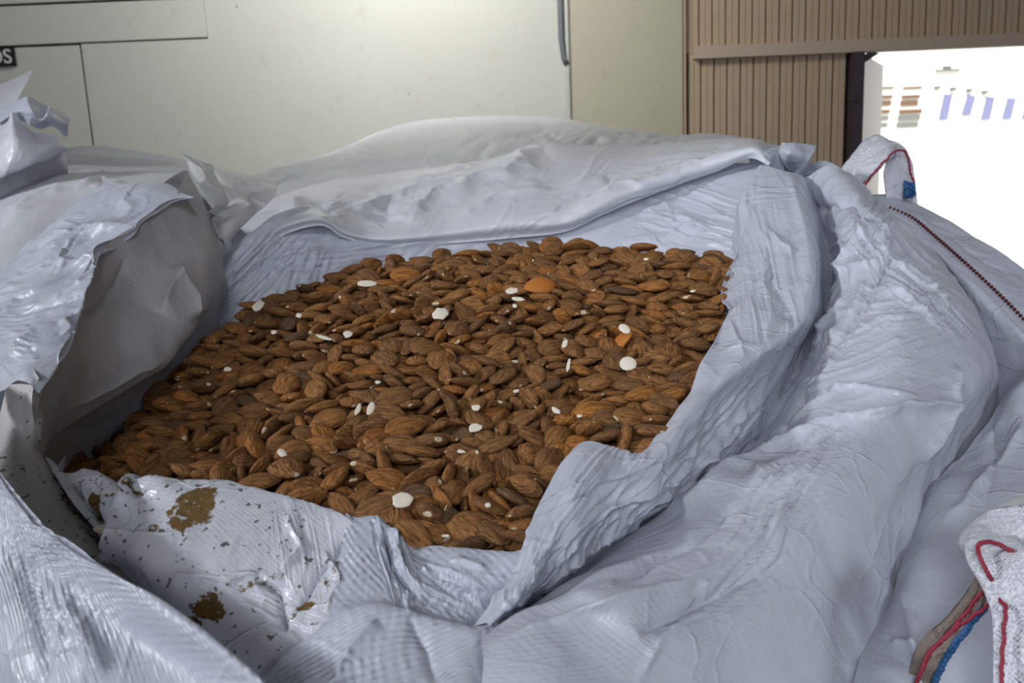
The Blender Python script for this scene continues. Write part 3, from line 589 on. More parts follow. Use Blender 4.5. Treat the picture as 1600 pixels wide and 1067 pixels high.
sheet('woven_fold', [shift(rs(Rr[3], m), -9, -7, .03), shift(rs(Rr[3], m), 3, 2, .002), rs(Rr[4], m), rs(Rr[5], m), rs(Rr[6], m), rs(Rr[7], m)],
  WOVEN_L, bag, 520, 300, amp=.0014, fr=14, coarse=.0045, cf=8, streaks=[(1310, 470, 150, 60, -62, .004, 13), (1420, 430, 140, 50, 42, .004, 11), (1350, 560, 160, 80, -18, .0018, 10), (1400, 480, 100, 40, -5, .0022, 9), (1180, 860, 160, 60, -50, .003, 16), (1350, 340, 90, 40, -40, .003, 10), (1240, 720, 120, 40, -35, .003, 11)], seed=17, drop=.22, aniso=(1300, 560, 1450, 530),
  creases=[([(1070, 800), (1150, 745), (1212, 697), (1320, 654), (1412, 636), (1480, 634)], .011, 9, 1), ([(1180, 690), (1310, 606), (1440, 622)], .006, 5),
           ([(1270, 560), (1310, 470), (1335, 380), (1360, 330)], .009, 7), ([(1285, 570), (1350, 480), (1400, 380)], -.006, 9), ([(1340, 440), (1420, 465), (1480, 520)], .004, 5),
           ([(1250, 330), (1330, 310), (1365, 350)], -.006, 8), ([(1300, 430), (1370, 400), (1400, 330)], .005, 6), ([(1400, 400), (1450, 440), (1490, 490)], .006, 5), ([(1380, 440), (1430, 480)], .005, 4),
           ([(760, 1010), (940, 940), (1080, 900), (1180, 840), (1240, 770)], .006, 10), ([(1000, 985), (1120, 930), (1230, 870)], -.007, 14), ([(1005, 1067), (1040, 990), (1100, 940)], .003, 6),
           ([(1500, 560), (1490, 630), (1440, 730)], .008, 8), ([(1210, 690), (1240, 640), (1260, 600)], -.005, 6), ([(960, 900), (1090, 830), (1150, 780)], -.005, 10)])
# lower half of the mound carries the coarse weave
sheet('woven_fold', [rs(Rr[4], m)[9:], rs(Rr[5], m)[9:], rs(Rr[6], m)[9:], rs(Rr[7], m)[9:]], WOVEN, bag, 20, 20, amp=0, coarse=0) if False else None

# standing pleats at the back right corner
sheet('liner_pleat', [
  [(1175, 310, .83), (1190, 310, .82), (1210, 310, .82), (1235, 305, .82), (1262, 300, .82), (1290, 300, .82)],
  [(1176, 275, .82), (1190, 272, .81), (1205, 272, .80), (1225, 272, .81), (1240, 268, .80), (1270, 268, .80)],
  [(1168, 245, .82), (1190, 240, .80), (1198, 235, .785), (1222, 244, .80), (1232, 240, .775), (1268, 246, .79)],
  [(1175, 228, .84), (1194, 236, .82), (1202, 228, .80), (1222, 226, .815), (1240, 222, .79), (1277, 227, .80)]],
  FILM, bag, 130, 80, amp=.0015, fr=16, coarse=.002, seed=18, creases=[([(1222, 290), (1224, 230)], .006, 4, 1), ([(1196, 280), (1202, 230)], -.006, 4, 1), ([(1245, 280), (1270, 235)], .003, 4, 1)], solid=.0004)
sheet('liner_pleat', [
  [(1245, 310, .82), (1262, 305, .82), (1300, 302, .82), (1345, 305, .82), (1366, 325, .82)],
  [(1245, 288, .80), (1262, 275, .795), (1300, 272, .79), (1335, 284, .79), (1358, 302, .80)],
  [(1250, 270, .775), (1270, 256, .78), (1292, 252, .785), (1322, 266, .79), (1352, 292, .80)]],
  FILM, bag, 110, 50, amp=.0015, fr=14, coarse=.002, seed=19)

# outer fabric of the right back corner with its stitched seam
sm_ = [(1360, 318, .80), (1388, 328, .795), (1410, 337, .79), (1430, 348, .782), (1450, 365, .77), (1500, 409, .74), (1550, 455, .715), (1600, 505, .69), (1700, 610, .65)]
sheet('fabric_wall', [
  [(1340, 300, .85), (1375, 300, .85), (1405, 302, .845), (1440, 318, .83), (1500, 353, .80), (1600, 417, .76), (1700, 490, .72), (1800, 565, .69)], sm_,
  [(1370, 360, .79), (1400, 372, .785), (1440, 395, .77), (1500, 455, .735), (1560, 525, .70), (1640, 615, .66), (1720, 700, .625)],
  [(1400, 440, .80), (1450, 470, .785), (1510, 530, .745), (1560, 600, .705), (1600, 660, .68), (1660, 740, .65)]],
  WOVEN_L, bag, 260, 130, amp=.0009, fr=12, coarse=.004, cf=7, seed=20, drop=.3,
  creases=[([(1440, 335), (1500, 370), (1600, 450)], -.003, 5), ([(1380, 328), (1420, 342), (1500, 410), (1600, 507)], -.002, 4)])
sv = spline(np.array([P(a, b-1.5, c-.004) for a, b, c in sm_[1:]]), 600); sl = np.r_[0, np.cumsum(np.linalg.norm(np.diff(sv, axis=0), axis=1))]; sv = np.stack([np.interp(np.linspace(0, sl[-1], 200), sl, sv[:, k]) for k in range(3)], 1); bm = bmesh.new()
L = 0
for i in range(0, len(sv)-3, 3):
    a, b = Vector(sv[i]), Vector(sv[i+2]); t = (b-a); q = t.to_track_quat('X', 'Z').to_matrix().to_4x4()
    bmesh.ops.create_cube(bm, size=1, matrix=Matrix.Translation((a+b)/2+Vector((0, -.0015, .0022))) @ q @ Matrix.Diagonal((t.length*.8, .0026, .0026, 1)))
me = bpy.data.meshes.new('seam_stitching'); bm.to_mesh(me); bm.free()
tag(link('seam_stitching', me, THREADD, bag), 'dark red dashed stitching', kind='stuff')
body(bag, -.47, .43, .42, 1.12, 1.22, WOVEN)

def ribbon(name, ea, eb, mat, parent, n=60, seed=0, thick=.0025, amp=.0006):
    A = spline(np.array([P(*q) for q in ea]), n); B = spline(np.array([P(*q) for q in eb]), n); w = 18
    t = np.linspace(0, 1, w)[None, :, None]; G = A[:, None]*(1-t)+B[:, None]*t
    N = np.cross(np.gradient(G, axis=0), np.gradient(G, axis=1)); N /= np.linalg.norm(N, axis=2)[..., None]+1e-9
    G = G + N*(amp*2*fbm(G*60+seed, 3)+amp*np.sin(np.arange(w)*2.4)[None, :]*.6)[..., None]
    G = G - np.array(parent.location)
    idx = np.arange(n*w).reshape(n, w); f = np.stack([idx[:-1, :-1], idx[:-1, 1:], idx[1:, 1:], idx[1:, :-1]], -1).reshape(-1, 4)
    me = bpy.data.meshes.new(name); me.from_pydata(G.reshape(-1, 3).tolist(), [], f.tolist()); me.attributes.new('dirt', 'FLOAT', 'POINT')
    uv = me.uv_layers.new(name='UVMap'); UV = np.stack(np.meshgrid(np.linspace(0, .05, w), np.linspace(0, .25, n)), -1).reshape(-1, 2)
    uv.data.foreach_set('uv', UV[f.ravel()].ravel())
    o = link(name, me, mat, None, True); o.parent = parent
    md = o.modifiers.new('thickness', 'SOLIDIFY'); md.thickness = thick; md.offset = 0; return o
def thread(name, pts, rad, mat, parent, seed=0, n=70, lift=.003, wob=.0006):
    A = spline(np.array([P(*q) for q in pts]), n); A = A + wob*np.stack([fbm(A*220+s, 2) for s in (0, 3, 6)], -1)
    A = A - np.array(fwd)*lift - np.array(root_loc(parent))
    r = [rad*(.75+.5*abs(math.sin(i*1.1))) for i in range(n)]
    o = tube(name, [Vector(a) for a in A], r, mat, None, 6); o.parent = parent; return o
def root_loc(o):
    while o.parent is not None: o = o.parent
    return o.location
# lifting loop at the back right corner, against the light
la = [(1312, 280, .865), (1320, 258, .862), (1345, 226, .86), (1358, 217, .858), (1372, 213, .855), (1390, 219, .85), (1408, 228, .845), (1420, 243, .842), (1427, 268, .84), (1431, 295, .84), (1434, 330, .84)]
lb = [(1344, 302, .83), (1352, 288, .825), (1372, 264, .822), (1386, 250, .82), (1394, 243, .82), (1398, 242, .822), (1394, 245, .828), (1386, 256, .832), (1381, 272, .835), (1383, 295, .84), (1388, 325, .84)]
lp = ribbon('lifting_loop', la, lb, WEBB, bag, 90, 1)
thread('red_thread', [(1347, 296, .825), (1352, 286, .825), (1365, 270, .822), (1375, 258, .82), (1384, 249, .82), (1392, 240, .82), (1402, 236, .82), (1411, 237, .825), (1416, 247, .828), (1419, 258, .83), (1421, 270, .832), (1426, 285, .834), (1427, 296, .834)], .0011, THREAD, lp, 1)
thread('red_thread', [(1330, 306, .83), (1340, 296, .83), (1350, 284, .83), (1360, 272, .83), (1372, 260, .83), (1383, 248, .83)], .0006, THREAD, lp, 2)
rr = random.Random(4); pts = [(1418+rr.uniform(-9, 9), 298+rr.uniform(-14, 12), .832+rr.uniform(-.004, .004)) for _ in range(46)]
thread('blue_knot', pts, .0012, BLUE, lp, 3, 260, .004)

# the bag at the lower right
sheet('fabric_top', [
  [(1640, 540, .66), (1578, 600, .625), (1548, 640, .60), (1505, 690, .57), (1458, 745, .54), (1440, 810, .51), (1410, 885, .475), (1392, 940, .448), (1360, 1000, .43), (1340, 1060, .41), (1330, 1120, .40)],
  [(1680, 570, .63), (1600, 592, .60), (1560, 650, .58), (1520, 710, .55), (1480, 760, .52), (1462, 820, .49), (1440, 885, .462), (1420, 940, .438), (1400, 1000, .42), (1390, 1060, .40), (1380, 1120, .39)],
  [(1720, 600, .61), (1650, 640, .58), (1610, 700, .55), (1570, 750, .525), (1530, 800, .50), (1510, 850, .475), (1495, 910, .452), (1480, 960, .43), (1465, 1010, .412), (1450, 1060, .398), (1440, 1120, .388)],
  [(1800, 640, .60), (1740, 700, .56), (1690, 760, .53), (1640, 820, .50), (1600, 870, .475), (1580, 920, .455), (1560, 970, .435), (1545, 1010, .42), (1530, 1060, .405), (1520, 1120, .395)],
  [(1900, 700, .60), (1840, 780, .57), (1790, 840, .54), (1740, 900, .51), (1700, 950, .49), (1670, 1000, .47), (1650, 1060, .45), (1630, 1130, .43)]],
  WOVEN_L, side, 260, 170, amp=.0014, fr=10, coarse=.006, cf=7, seed=21, drop=.2,
  creases=[([(1540, 640), (1560, 700), (1540, 800)], -.004, 8), ([(1600, 640), (1560, 720), (1470, 830)], .006, 10), ([(1395, 1010), (1440, 1020)], .004, 4), ([(1405, 930), (1425, 1000), (1435, 1067)], .004, 7)])
body(side, .52, 1.35, .25, .95, 1.16, WOVEN)
sheet('hem', [[(1530, 812, .44), (1560, 792, .44), (1600, 775, .44), (1660, 760, .44)], [(1535, 822, .43), (1565, 802, .43), (1605, 785, .43), (1665, 772, .43)]], WHITE, side, 60, 12, amp=.0003, coarse=.0005, seed=22)
l1 = ribbon('lifting_loop', [(1553, 1110, .345), (1552, 1060, .348), (1552, 1000, .352), (1549, 955, .356), (1533, 915, .362), (1516, 885, .368), (1508, 862, .374), (1512, 846, .378), (1530, 842, .380), (1560, 850, .378), (1590, 872, .374)],
   [(1680, 1110, .335), (1675, 1060, .338), (1665, 1000, .342), (1650, 950, .347), (1632, 905, .353), (1615, 870, .360), (1600, 850, .368), (1590, 838, .376), (1585, 840, .380), (1590, 850, .38), (1600, 872, .376)], WEBB, side, 80, 2)
l2 = ribbon('lifting_loop', [(1506, 858, .382), (1506, 838, .388), (1520, 818, .392), (1545, 802, .394), (1580, 794, .392), (1640, 798, .385), (1700, 830, .375)],
   [(1513, 866, .376), (1514, 850, .377), (1530, 845, .378), (1555, 852, .377), (1582, 868, .374), (1610, 892, .37), (1650, 940, .362)], WEBB, side, 60, 3)
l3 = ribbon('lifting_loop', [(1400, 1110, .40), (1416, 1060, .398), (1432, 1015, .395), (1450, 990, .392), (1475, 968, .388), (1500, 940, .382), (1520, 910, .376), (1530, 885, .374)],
   [(1440, 1110, .395), (1455, 1065, .392), (1478, 1025, .388), (1500, 995, .384), (1515, 975, .38), (1530, 955, .376), (1540, 935, .372), (1545, 915, .37)], WEBB_SHADED, side, 60, 4)
thread('red_thread', [(1405, 1090, .396), (1418, 1060, .395), (1430, 1030, .392), (1438, 1012, .39), (1450, 998, .388), (1468, 985, .385), (1485, 968, .382), (1505, 955, .378), (1522, 942, .374), (1540, 928, .366), (1552, 935, .36), (1553, 955, .356), (1552, 980, .354), (1551, 1010, .352), (1548, 1035, .35), (1547, 1100, .348)], .0010, THREAD, l3, 5, 160, .010)
thread('red_thread', [(1408, 1075, .397), (1432, 1010, .394), (1455, 985, .39), (1490, 945, .384), (1512, 915, .378), (1528, 898, .372), (1518, 880, .37), (1509, 862, .372), (1506, 845, .376), (1516, 838, .377), (1535, 841, .377), (1556, 850, .376), (1575, 862, .374), (1592, 880, .372), (1612, 902, .37), (1640, 940, .365)], .0011, THREAD, l2, 6, 160, .014)
thread('blue_thread', [(1448, 1100, .393), (1458, 1060, .39), (1472, 1030, .388), (1490, 1002, .384), (1508, 978, .381), (1522, 960, .378), (1534, 948, .374)], 0.0018, BLUE, l3, 7)

# ------------------------------------------------------------------ almonds
def almond_mat():
    M = NT('almond_skin'); a1 = M.n('ShaderNodeAttribute', attribute_name='loc'); a2 = M.n('ShaderNodeAttribute', attribute_name='rnd'); oi = M.n('ShaderNodeObjectInfo')
    loc = a1.outputs['Vector']
    mp = M.n('ShaderNodeMapping'); mp.inputs['Scale'].default_value = (1.6, 9, 9); M.l(loc, mp.inputs[0])
    r = M.math('FRACT', M.math('ADD', a2.outputs['Fac'], oi.outputs['Random']))
    off = M.n('ShaderNodeCombineXYZ'); M.l(M.math('MULTIPLY', r, 37), off.inputs[0]); M.l(M.math('MULTIPLY', r, 11), off.inputs[1])
    ad = M.n('ShaderNodeVectorMath', operation='ADD'); M.l(mp.outputs[0], ad.inputs[0]); M.l(off.outputs[0], ad.inputs[1])
    g1 = M.noise(ad.outputs[0], 1.5, 3, .6, .6)
    ad2 = M.n('ShaderNodeVectorMath', operation='ADD'); M.l(loc, ad2.inputs[0]); M.l(off.outputs[0], ad2.inputs[1])
    g2 = M.noise(ad2.outputs[0], 3.2, 2, .5); g3 = M.noise(ad2.outputs[0], 40, 2, .6)
    base = M.ramp(r, (.0, srgb(120, 86, 54)), (.25, srgb(142, 100, 60)), (.5, srgb(150, 104, 58)), (.72, srgb(126, 90, 54)), (.88, srgb(168, 110, 52)), (.97, srgb(94, 74, 54)))
    c = M.mix(M.ramp(g1, (.35, (.75,)*3), (.56, (0,)*3)), base, srgb(76, 42, 20))
    c = M.mix(M.ramp(g3, (.55, (0,)*3), (.8, (.35,)*3)), c, srgb(176, 124, 74))
    sx = M.n('ShaderNodeSeparateXYZ'); M.l(loc, sx.inputs[0])
    tip = M.ramp(M.math('ADD', M.math('ABSOLUTE', M.math('ADD', sx.outputs[0], -.04)), M.math('MULTIPLY', g2, .62)), (.825, (0,)*3), (.845, (1,)*3))
    c = M.mix(tip, c, srgb(214, 196, 168))
    M.l(c, M.b.inputs['Base Color']); M.b.inputs['Roughness'].default_value = .7; M.b.inputs['Specular IOR Level'].default_value = .22
    M.l(M.bump(g1, 1.0, .16*.024), M.b.inputs['Normal']); return M.m
ALM = almond_mat()
def almond_verts(seed, N=11, Mm=14):
    rs_ = np.random.RandomState(seed); v = [(-.46, 0, 0)]; skew = rs_.uniform(-.03, .03); fat = rs_.uniform(.50, .62); bendy = rs_.uniform(-.05, .05)
    for i in range(1, N):
        t = i/N; w = .31*(math.sin(math.pi*t**.82))**.72; x = t-.46
        for k in range(Mm):
            a = 2*math.pi*k/Mm; gr = 1+.030*math.cos(a*7+t*3+seed)*math.sin(math.pi*t)+rs_.uniform(-.012, .012)
            v.append((x, w*math.cos(a)*gr+skew*math.sin(math.pi*t)+bendy*x*x, fat*w*math.sin(a)*gr*(1 if abs(math.sin(a)) > .0 else 1)))
    v.append((.54, 0, 0)); f = []
    for k in range(Mm): f.append((0, 1+(k+1) % Mm, 1+k))
    for i in range(N-2):
        for k in range(Mm): a, b = 1+i*Mm, 1+(i+1)*Mm; f.append((a+k, a+(k+1) % Mm, b+(k+1) % Mm, b+k))
    a = 1+(N-2)*Mm; e = len(v)-1
    for k in range(Mm): f.append((a+k, a+(k+1) % Mm, e))
    return np.array(v), f
PROTO = [almond_verts(s) for s in range(8)]
def finish(me, loc, rnd):
    a = me.attributes.new('loc', 'FLOAT_VECTOR', 'POINT'); a.data.foreach_set('vector', loc.ravel().astype(np.float32))
    a = me.attributes.new('rnd', 'FLOAT', 'POINT'); a.data.foreach_set('value', rnd.astype(np.float32))
    me.materials.append(ALM); me.polygons.foreach_set('use_smooth', [True]*len(me.polygons)); me.update()
PM = []
for s, (v, f) in enumerate(PROTO):
    me = bpy.data.meshes.new('almond'); me.from_pydata(v.tolist(), [], f); finish(me, v, np.full(len(v), s*.125)); PM.append(me)
# settled almonds: x, y, z (0.2 mm), rotation x, y, z (1/100), length, width, thickness (0.1 mm)
RAW = np.array([
2099,740,448,20,3,-37,251,281,229,1861,1013,501,-7,-97,-19,250,258,248,1835,844,470,31,-12,13,263,263,207,1886,1301,580,-95,-27,1,290,272,275,
813,1244,419,9,7,-76,284,317,219,2213,1099,495,17,-23,66,269,243,225,1961,681,456,-84,35,11,258,239,268,1547,1059,533,-3,1,-53,282,301,295,
998,1323,487,19,42,-2,273,288,209,1457,1038,502,12,-4,7,263,231,216,1831,1526,624,-29,94,18,275,270,269,828,2014,548,35,-86,-37,276,291,298,
1123,1313,501,56,22,35,274,305,225,2062,939,480,-78,-59,7,253,224,273,2183,700,448,13,-4,89,216,227,210,2633,1301,581,17,10,16,254,271,237,
1611,1446,574,-32,93,18,261,280,229,1321,1547,583,14,-97,-20,253,261,244,678,1579,378,17,-14,25,260,290,241,1876,1220,546,23,0,-14,247,240,198,
2138,949,497,-32,91,-18,249,234,268,1998,737,442,4,-3,96,273,292,293,1949,1004,494,81,21,22,270,249,224,1600,1276,523,-3,-42,90,254,240,192,
2185,1194,538,-2,-14,8,267,297,208,2273,944,487,-39,-80,43,260,262,285,2164,836,473,97,-13,-19,220,227,224,1802,1442,587,32,-8,-20,269,237,205,
2087,1091,498,-79,-33,-34,243,238,236,1207,1367,537,-34,-24,38,245,269,260,2541,1582,629,5,7,-93,267,279,279,2390,1206,541,-4,36,-80,254,253,239,
2004,807,470,3,30,60,251,249,276,1742,877,461,42,60,68,263,234,223,1020,1124,479,-4,8,64,261,287,240,2313,1222,547,-2,26,-20,255,261,248,
1701,1002,515,-12,-19,58,246,241,245,2520,1406,573,-4,14,-98,276,279,299,930,1273,439,35,63,-69,249,257,230,1498,1548,598,94,15,13,273,238,281,
1398,1272,538,-49,-78,23,263,252,265,1413,1691,642,-70,-70,-12,265,275,253,2229,918,467,-24,15,-46,255,246,260,2698,1465,611,-1,3,-95,289,258,287,
2755,1377,595,-21,-68,64,245,243,227,1790,936,481,87,48,11,245,238,189,2125,1362,572,-52,-83,6,251,267,242,1631,986,484,1,-84,-47,246,269,187,
1953,1162,535,6,17,98,244,269,225,2415,1429,577,30,-90,-30,235,248,233,2264,1324,571,8,-28,-7,249,278,205,1909,792,464,1,6,-67,238,247,179,
1372,1645,601,-20,12,-96,254,269,235,1005,1396,526,-4,9,99,290,281,249,2385,2420,860,-4,24,-93,285,293,303,1958,864,467,-52,-7,2,222,244,206,
1478,1291,528,-83,-35,14,268,240,274,1975,1221,552,-7,15,87,259,289,282,1048,1291,477,42,-53,-69,239,263,260,2486,1213,574,-23,15,75,279,246,280,
2659,1571,619,0,-5,99,261,270,241,2082,1151,527,27,13,10,244,220,263,1787,1327,571,-17,83,-53,247,237,246,1973,1811,685,64,-76,-13,286,306,249,
1804,1268,555,-90,-38,10,257,244,248,1619,930,481,-51,-11,-21,272,254,235,1782,1103,494,-24,31,34,271,301,273,2292,1550,592,-79,53,-4,252,219,247,
2250,810,455,-1,-27,-77,254,240,277,1915,1879,715,-97,-14,8,249,239,267,1759,1830,693,8,6,-50,266,293,257,2304,1117,526,-79,-55,17,270,262,255,
752,1457,394,-21,13,-87,242,210,258,2574,1339,568,11,6,10,288,297,234,1331,1458,554,69,-71,-15,247,265,204,1215,2017,703,-17,6,-23,290,300,305,
2427,1347,560,-16,9,58,281,302,305,1947,1530,596,-43,84,-11,240,260,253,2636,1728,667,9,-4,71,276,260,273,2327,1661,643,-10,-44,71,229,221,234,
815,1648,468,-8,-14,88,256,286,273,918,1818,545,2,31,93,283,288,261,2211,1664,646,84,52,14,262,293,268,1524,1640,624,54,76,34,290,276,291,
927,1647,530,-3,4,-20,262,246,233,2351,1061,520,-80,-52,5,257,254,219,1758,1168,516,-44,11,-46,281,285,295,2965,1881,685,-11,0,-87,290,317,313,
2617,1491,580,0,19,95,267,265,249,2846,1852,668,5,8,-79,290,313,287,2398,1889,694,25,3,39,238,250,254,1691,1291,529,-20,-22,-77,273,276,224,
1708,1779,661,-1,-5,100,256,236,258,1304,1317,517,39,20,69,276,282,241,1761,2701,893,27,4,12,274,287,246,1342,1067,503,75,-54,-30,256,282,276,
1609,1346,547,-35,-90,-7,230,244,202,854,1231,395,-13,88,-33,233,226,245,2152,1069,508,41,21,69,225,251,216,3081,2322,828,-7,11,-93,290,321,312,
1029,1468,536,8,32,94,266,292,280,2594,1158,551,48,-37,-69,261,244,251,1395,2459,837,-32,-8,-1,262,285,282,1099,1167,491,-47,88,5,243,238,254,
707,1990,448,-82,-56,1,281,307,258,1575,1534,594,9,-20,-96,238,227,241,1889,1138,521,88,-43,0,267,278,219,1521,1248,519,-15,86,49,235,244,179,
2884,2404,840,-3,-6,99,285,307,262,1556,1367,542,14,21,28,275,305,213,1944,917,477,-20,-46,86,236,237,238,2531,1176,556,-19,6,78,268,284,230,
1174,1725,620,-21,-19,56,282,286,256,1884,896,479,0,-19,96,211,227,204,1738,1574,614,-82,57,5,258,238,234,1202,1621,585,3,31,-81,221,246,199,
1258,1768,645,-16,7,88,271,298,273,1436,1145,507,41,-28,-87,218,243,179,2019,889,451,-56,-47,-68,254,275,191,2028,2039,757,14,2,58,277,266,273,
955,1583,508,-9,27,-92,240,207,208,1998,1710,643,46,-36,-51,275,289,282,2039,1007,500,68,35,49,224,225,236,1349,1976,700,-10,12,22,266,234,272,
2113,1931,692,-25,-93,22,256,231,272,1020,1997,676,9,16,97,251,229,269,1096,1741,628,-8,26,84,274,281,257,2104,1458,586,30,4,-95,241,250,236,
2067,1328,529,14,-10,-51,256,232,281,2283,1046,489,85,-18,-15,217,208,163,1253,1202,508,0,0,-100,217,237,182,1467,1497,568,-18,0,28,235,213,240,
1373,1229,504,-87,-42,20,222,197,215,1037,1701,607,91,-39,-8,249,259,254,1680,1165,517,-85,-47,23,256,252,210,1602,1792,672,-3,7,-82,256,250,224,
2134,813,448,-14,-10,-98,213,231,209,2089,1756,664,-56,-82,-13,256,262,257,2732,1893,656,-75,-48,-39,258,274,271,1804,1205,515,54,68,-49,274,282,299,
2712,1337,596,-64,-75,15,240,236,261,1199,1148,508,12,21,89,259,252,202,2034,1446,590,34,49,60,260,227,277,2903,2709,923,19,-6,22,284,248,294,
2937,1953,695,-9,91,-36,257,263,280,1106,1402,542,-41,-47,72,282,266,267,2803,1712,636,-9,10,-97,223,248,208,2707,1631,642,-80,59,-3,243,231,205,
1534,1181,525,-2,-1,-85,269,250,241,1555,1037,486,80,56,18,273,242,227,1772,1930,719,-67,-73,-8,241,265,242,1421,2007,714,-24,3,-24,269,292,248,
1850,2062,751,8,6,85,267,292,252,902,1442,468,99,-5,2,231,251,243,2128,671,431,51,-74,43,209,200,177,3022,2001,724,-8,99,1,240,246,244,
1933,1740,653,-26,23,-86,245,234,207,1264,1508,539,69,5,-24,259,287,234,2565,1852,673,-84,53,-4,267,244,266,2078,1614,643,-11,-12,-95,240,248,212,
2403,2373,809,8,13,98,271,288,283,2778,1788,652,35,-19,-21,239,234,256,1447,1347,543,90,21,32,266,280,230,1838,1097,517,48,36,72,241,265,246,
2826,1961,690,10,0,-38,246,239,233,1970,1351,553,-19,4,94,238,262,197,1979,1523,559,-73,62,-28,276,281,276,1789,2223,784,-32,11,52,266,247,260,
944,1962,582,72,68,-6,260,277,280,2464,1189,522,-93,-21,19,263,243,288,2605,2307,815,22,-16,-42,245,271,214,2208,1890,702,1,-22,33,255,286,210,
2146,1696,648,-53,82,-10,235,235,253,800,1524,417,43,82,-37,285,265,219,1981,1084,502,-27,15,88,275,272,239,1129,1570,569,-9,5,51,255,223,211,
2354,1562,587,-14,43,44,231,217,246,1021,1677,565,-17,-4,-97,245,236,210,1642,1767,624,31,84,-45,269,290,230,2686,1159,573,-5,12,87,278,305,237,
790,1869,452,50,27,24,287,297,232,3017,2404,820,-12,91,-40,268,262,291,1536,1721,642,-22,-88,30,276,245,232,724,1338,367,-17,-13,14,234,261,196,
2012,2429,825,14,1,-98,283,277,289,1001,2234,723,65,74,15,267,288,286,2061,2231,775,-37,-85,-9,260,289,256,2619,1918,686,-73,-66,-5,240,235,237,
2157,1767,679,14,15,94,253,253,209,2223,2080,728,51,77,-19,265,276,251,1416,1384,556,25,-49,-55,247,246,235,3105,2472,862,-12,21,-94,276,263,252,
2719,1277,572,94,28,-9,255,229,214,2257,668,447,16,-95,22,240,216,204,2493,2044,750,-52,84,-10,270,295,231,907,1217,407,-10,-24,17,231,227,253,
1591,2708,891,19,14,-30,262,249,273,1557,2260,785,-20,-3,-91,282,304,250,1538,1821,670,-6,11,-87,253,226,272,1095,1988,669,2,-10,45,222,246,219,
1226,2243,769,-8,-6,-86,288,256,247,2400,2043,735,-95,26,-15,242,245,239,1960,1661,623,-37,-84,30,244,261,248,1332,1768,623,-52,85,2,255,277,222,
678,1903,388,40,72,-56,251,216,232,1584,2847,925,46,16,40,263,236,258,2539,1938,705,-6,9,-63,257,249,257,2193,1412,557,77,41,27,231,211,216,
2402,1606,583,15,-40,-17,244,234,262,2480,1871,684,-7,15,-57,248,227,250,2711,1755,653,6,99,-6,260,272,210,1482,1932,684,-25,13,-87,251,262,274,
2740,2003,718,-29,22,-37,248,270,209,2773,1575,603,84,13,-15,269,259,279,2266,733,456,86,50,-4,250,255,188,1326,1809,659,-5,0,99,219,205,227,
2472,2911,959,-86,-48,-6,270,260,268,2570,2607,888,-10,-32,78,267,262,252,2617,1659,628,0,1,-28,269,281,220,822,1434,401,-32,-20,-51,289,294,255,
1220,1447,540,20,-5,27,228,206,233,2357,1296,557,61,-59,-45,231,206,221,1725,1067,477,-9,-20,-50,264,287,275,1119,1507,550,-9,6,98,251,230,236,
2515,1803,654,22,97,-6,247,261,202,2141,1294,529,-10,-7,84,254,228,279,2021,1429,539,18,10,45,275,240,217,1725,1001,466,-27,-89,35,265,238,236,
2739,2336,833,8,4,99,258,274,216,1264,2338,802,-8,13,2,257,261,223,1018,1961,638,86,-48,0,278,247,259,2970,2068,728,-9,21,1,269,272,253,
2759,2044,735,-39,-75,48,249,257,229,2092,1575,599,-37,-29,64,251,267,266,1962,2633,890,-71,-60,30,290,310,315,1492,2485,837,-8,-30,3,290,261,270,
2674,1954,691,-85,27,-40,276,253,219,1299,1630,595,-5,15,-20,267,289,202,1156,1234,504,-13,-99,-1,216,232,197,2595,2409,848,4,4,-64,261,277,281,
1353,1904,666,-3,15,-71,266,233,232,1555,1926,697,36,-17,-60,260,246,223,2333,1874,673,-12,21,-81,236,217,244,1281,1112,498,82,50,-20,252,233,252,
1080,2274,752,-32,-94,-9,257,241,216,3176,2617,888,-12,-66,69,224,233,225,2219,1561,604,89,46,6,229,223,177,1911,1573,613,-24,-15,39,224,236,218,
2189,1820,664,1,83,55,229,251,211,2500,2256,793,40,91,13,256,224,280,2071,2306,797,45,-21,-21,274,256,208,2127,2057,715,-18,-9,-27,252,258,265,
1469,1847,675,-2,6,-95,230,229,192,2785,1455,599,11,-29,-93,279,261,288,2201,877,459,-30,39,-13,215,191,183,1847,1933,715,19,-5,-73,255,257,232,
2904,1704,633,18,92,-34,258,249,231,1672,1554,602,58,82,-3,241,243,185,1880,2341,798,-69,-19,29,228,254,212,2055,1679,669,-57,-72,35,241,260,230,
1890,1827,678,-4,6,73,265,245,262,2038,1921,691,33,-89,21,259,234,207,1530,2654,875,-8,-35,91,245,229,260,2072,795,421,-25,-80,-19,251,271,260,
1198,2424,802,14,-54,72,248,231,226,2778,2242,803,12,7,95,253,264,210,1962,2225,777,-40,-17,83,285,254,297,1249,1853,662,-1,3,-83,255,243,234,
1093,1641,581,-6,34,94,224,218,184,2306,1956,700,-66,-73,14,252,272,250,1800,1730,663,-21,17,-36,257,254,202,2416,1718,630,-14,17,95,263,283,207,
2277,2420,847,41,91,10,272,278,209,1964,2338,812,52,-85,8,271,298,258,1321,2189,779,10,3,-60,261,229,231,1383,2056,747,-3,-3,57,253,261,223,
2241,2369,821,-11,9,11,234,219,238,888,1539,455,-6,32,-37,262,258,272,2267,1637,628,79,62,5,237,204,201,1153,1410,530,-7,-42,53,243,219,242,
2905,2900,952,93,-34,0,282,292,235,3019,2607,891,9,-99,11,258,272,229,827,1756,478,49,84,-8,252,281,262,1987,970,470,-48,-37,79,267,230,290,
2575,2903,970,-29,0,13,265,269,202,953,2105,649,84,53,-11,282,260,303,849,1945,522,0,23,-96,249,229,209,2098,2080,751,93,21,28,249,263,197,
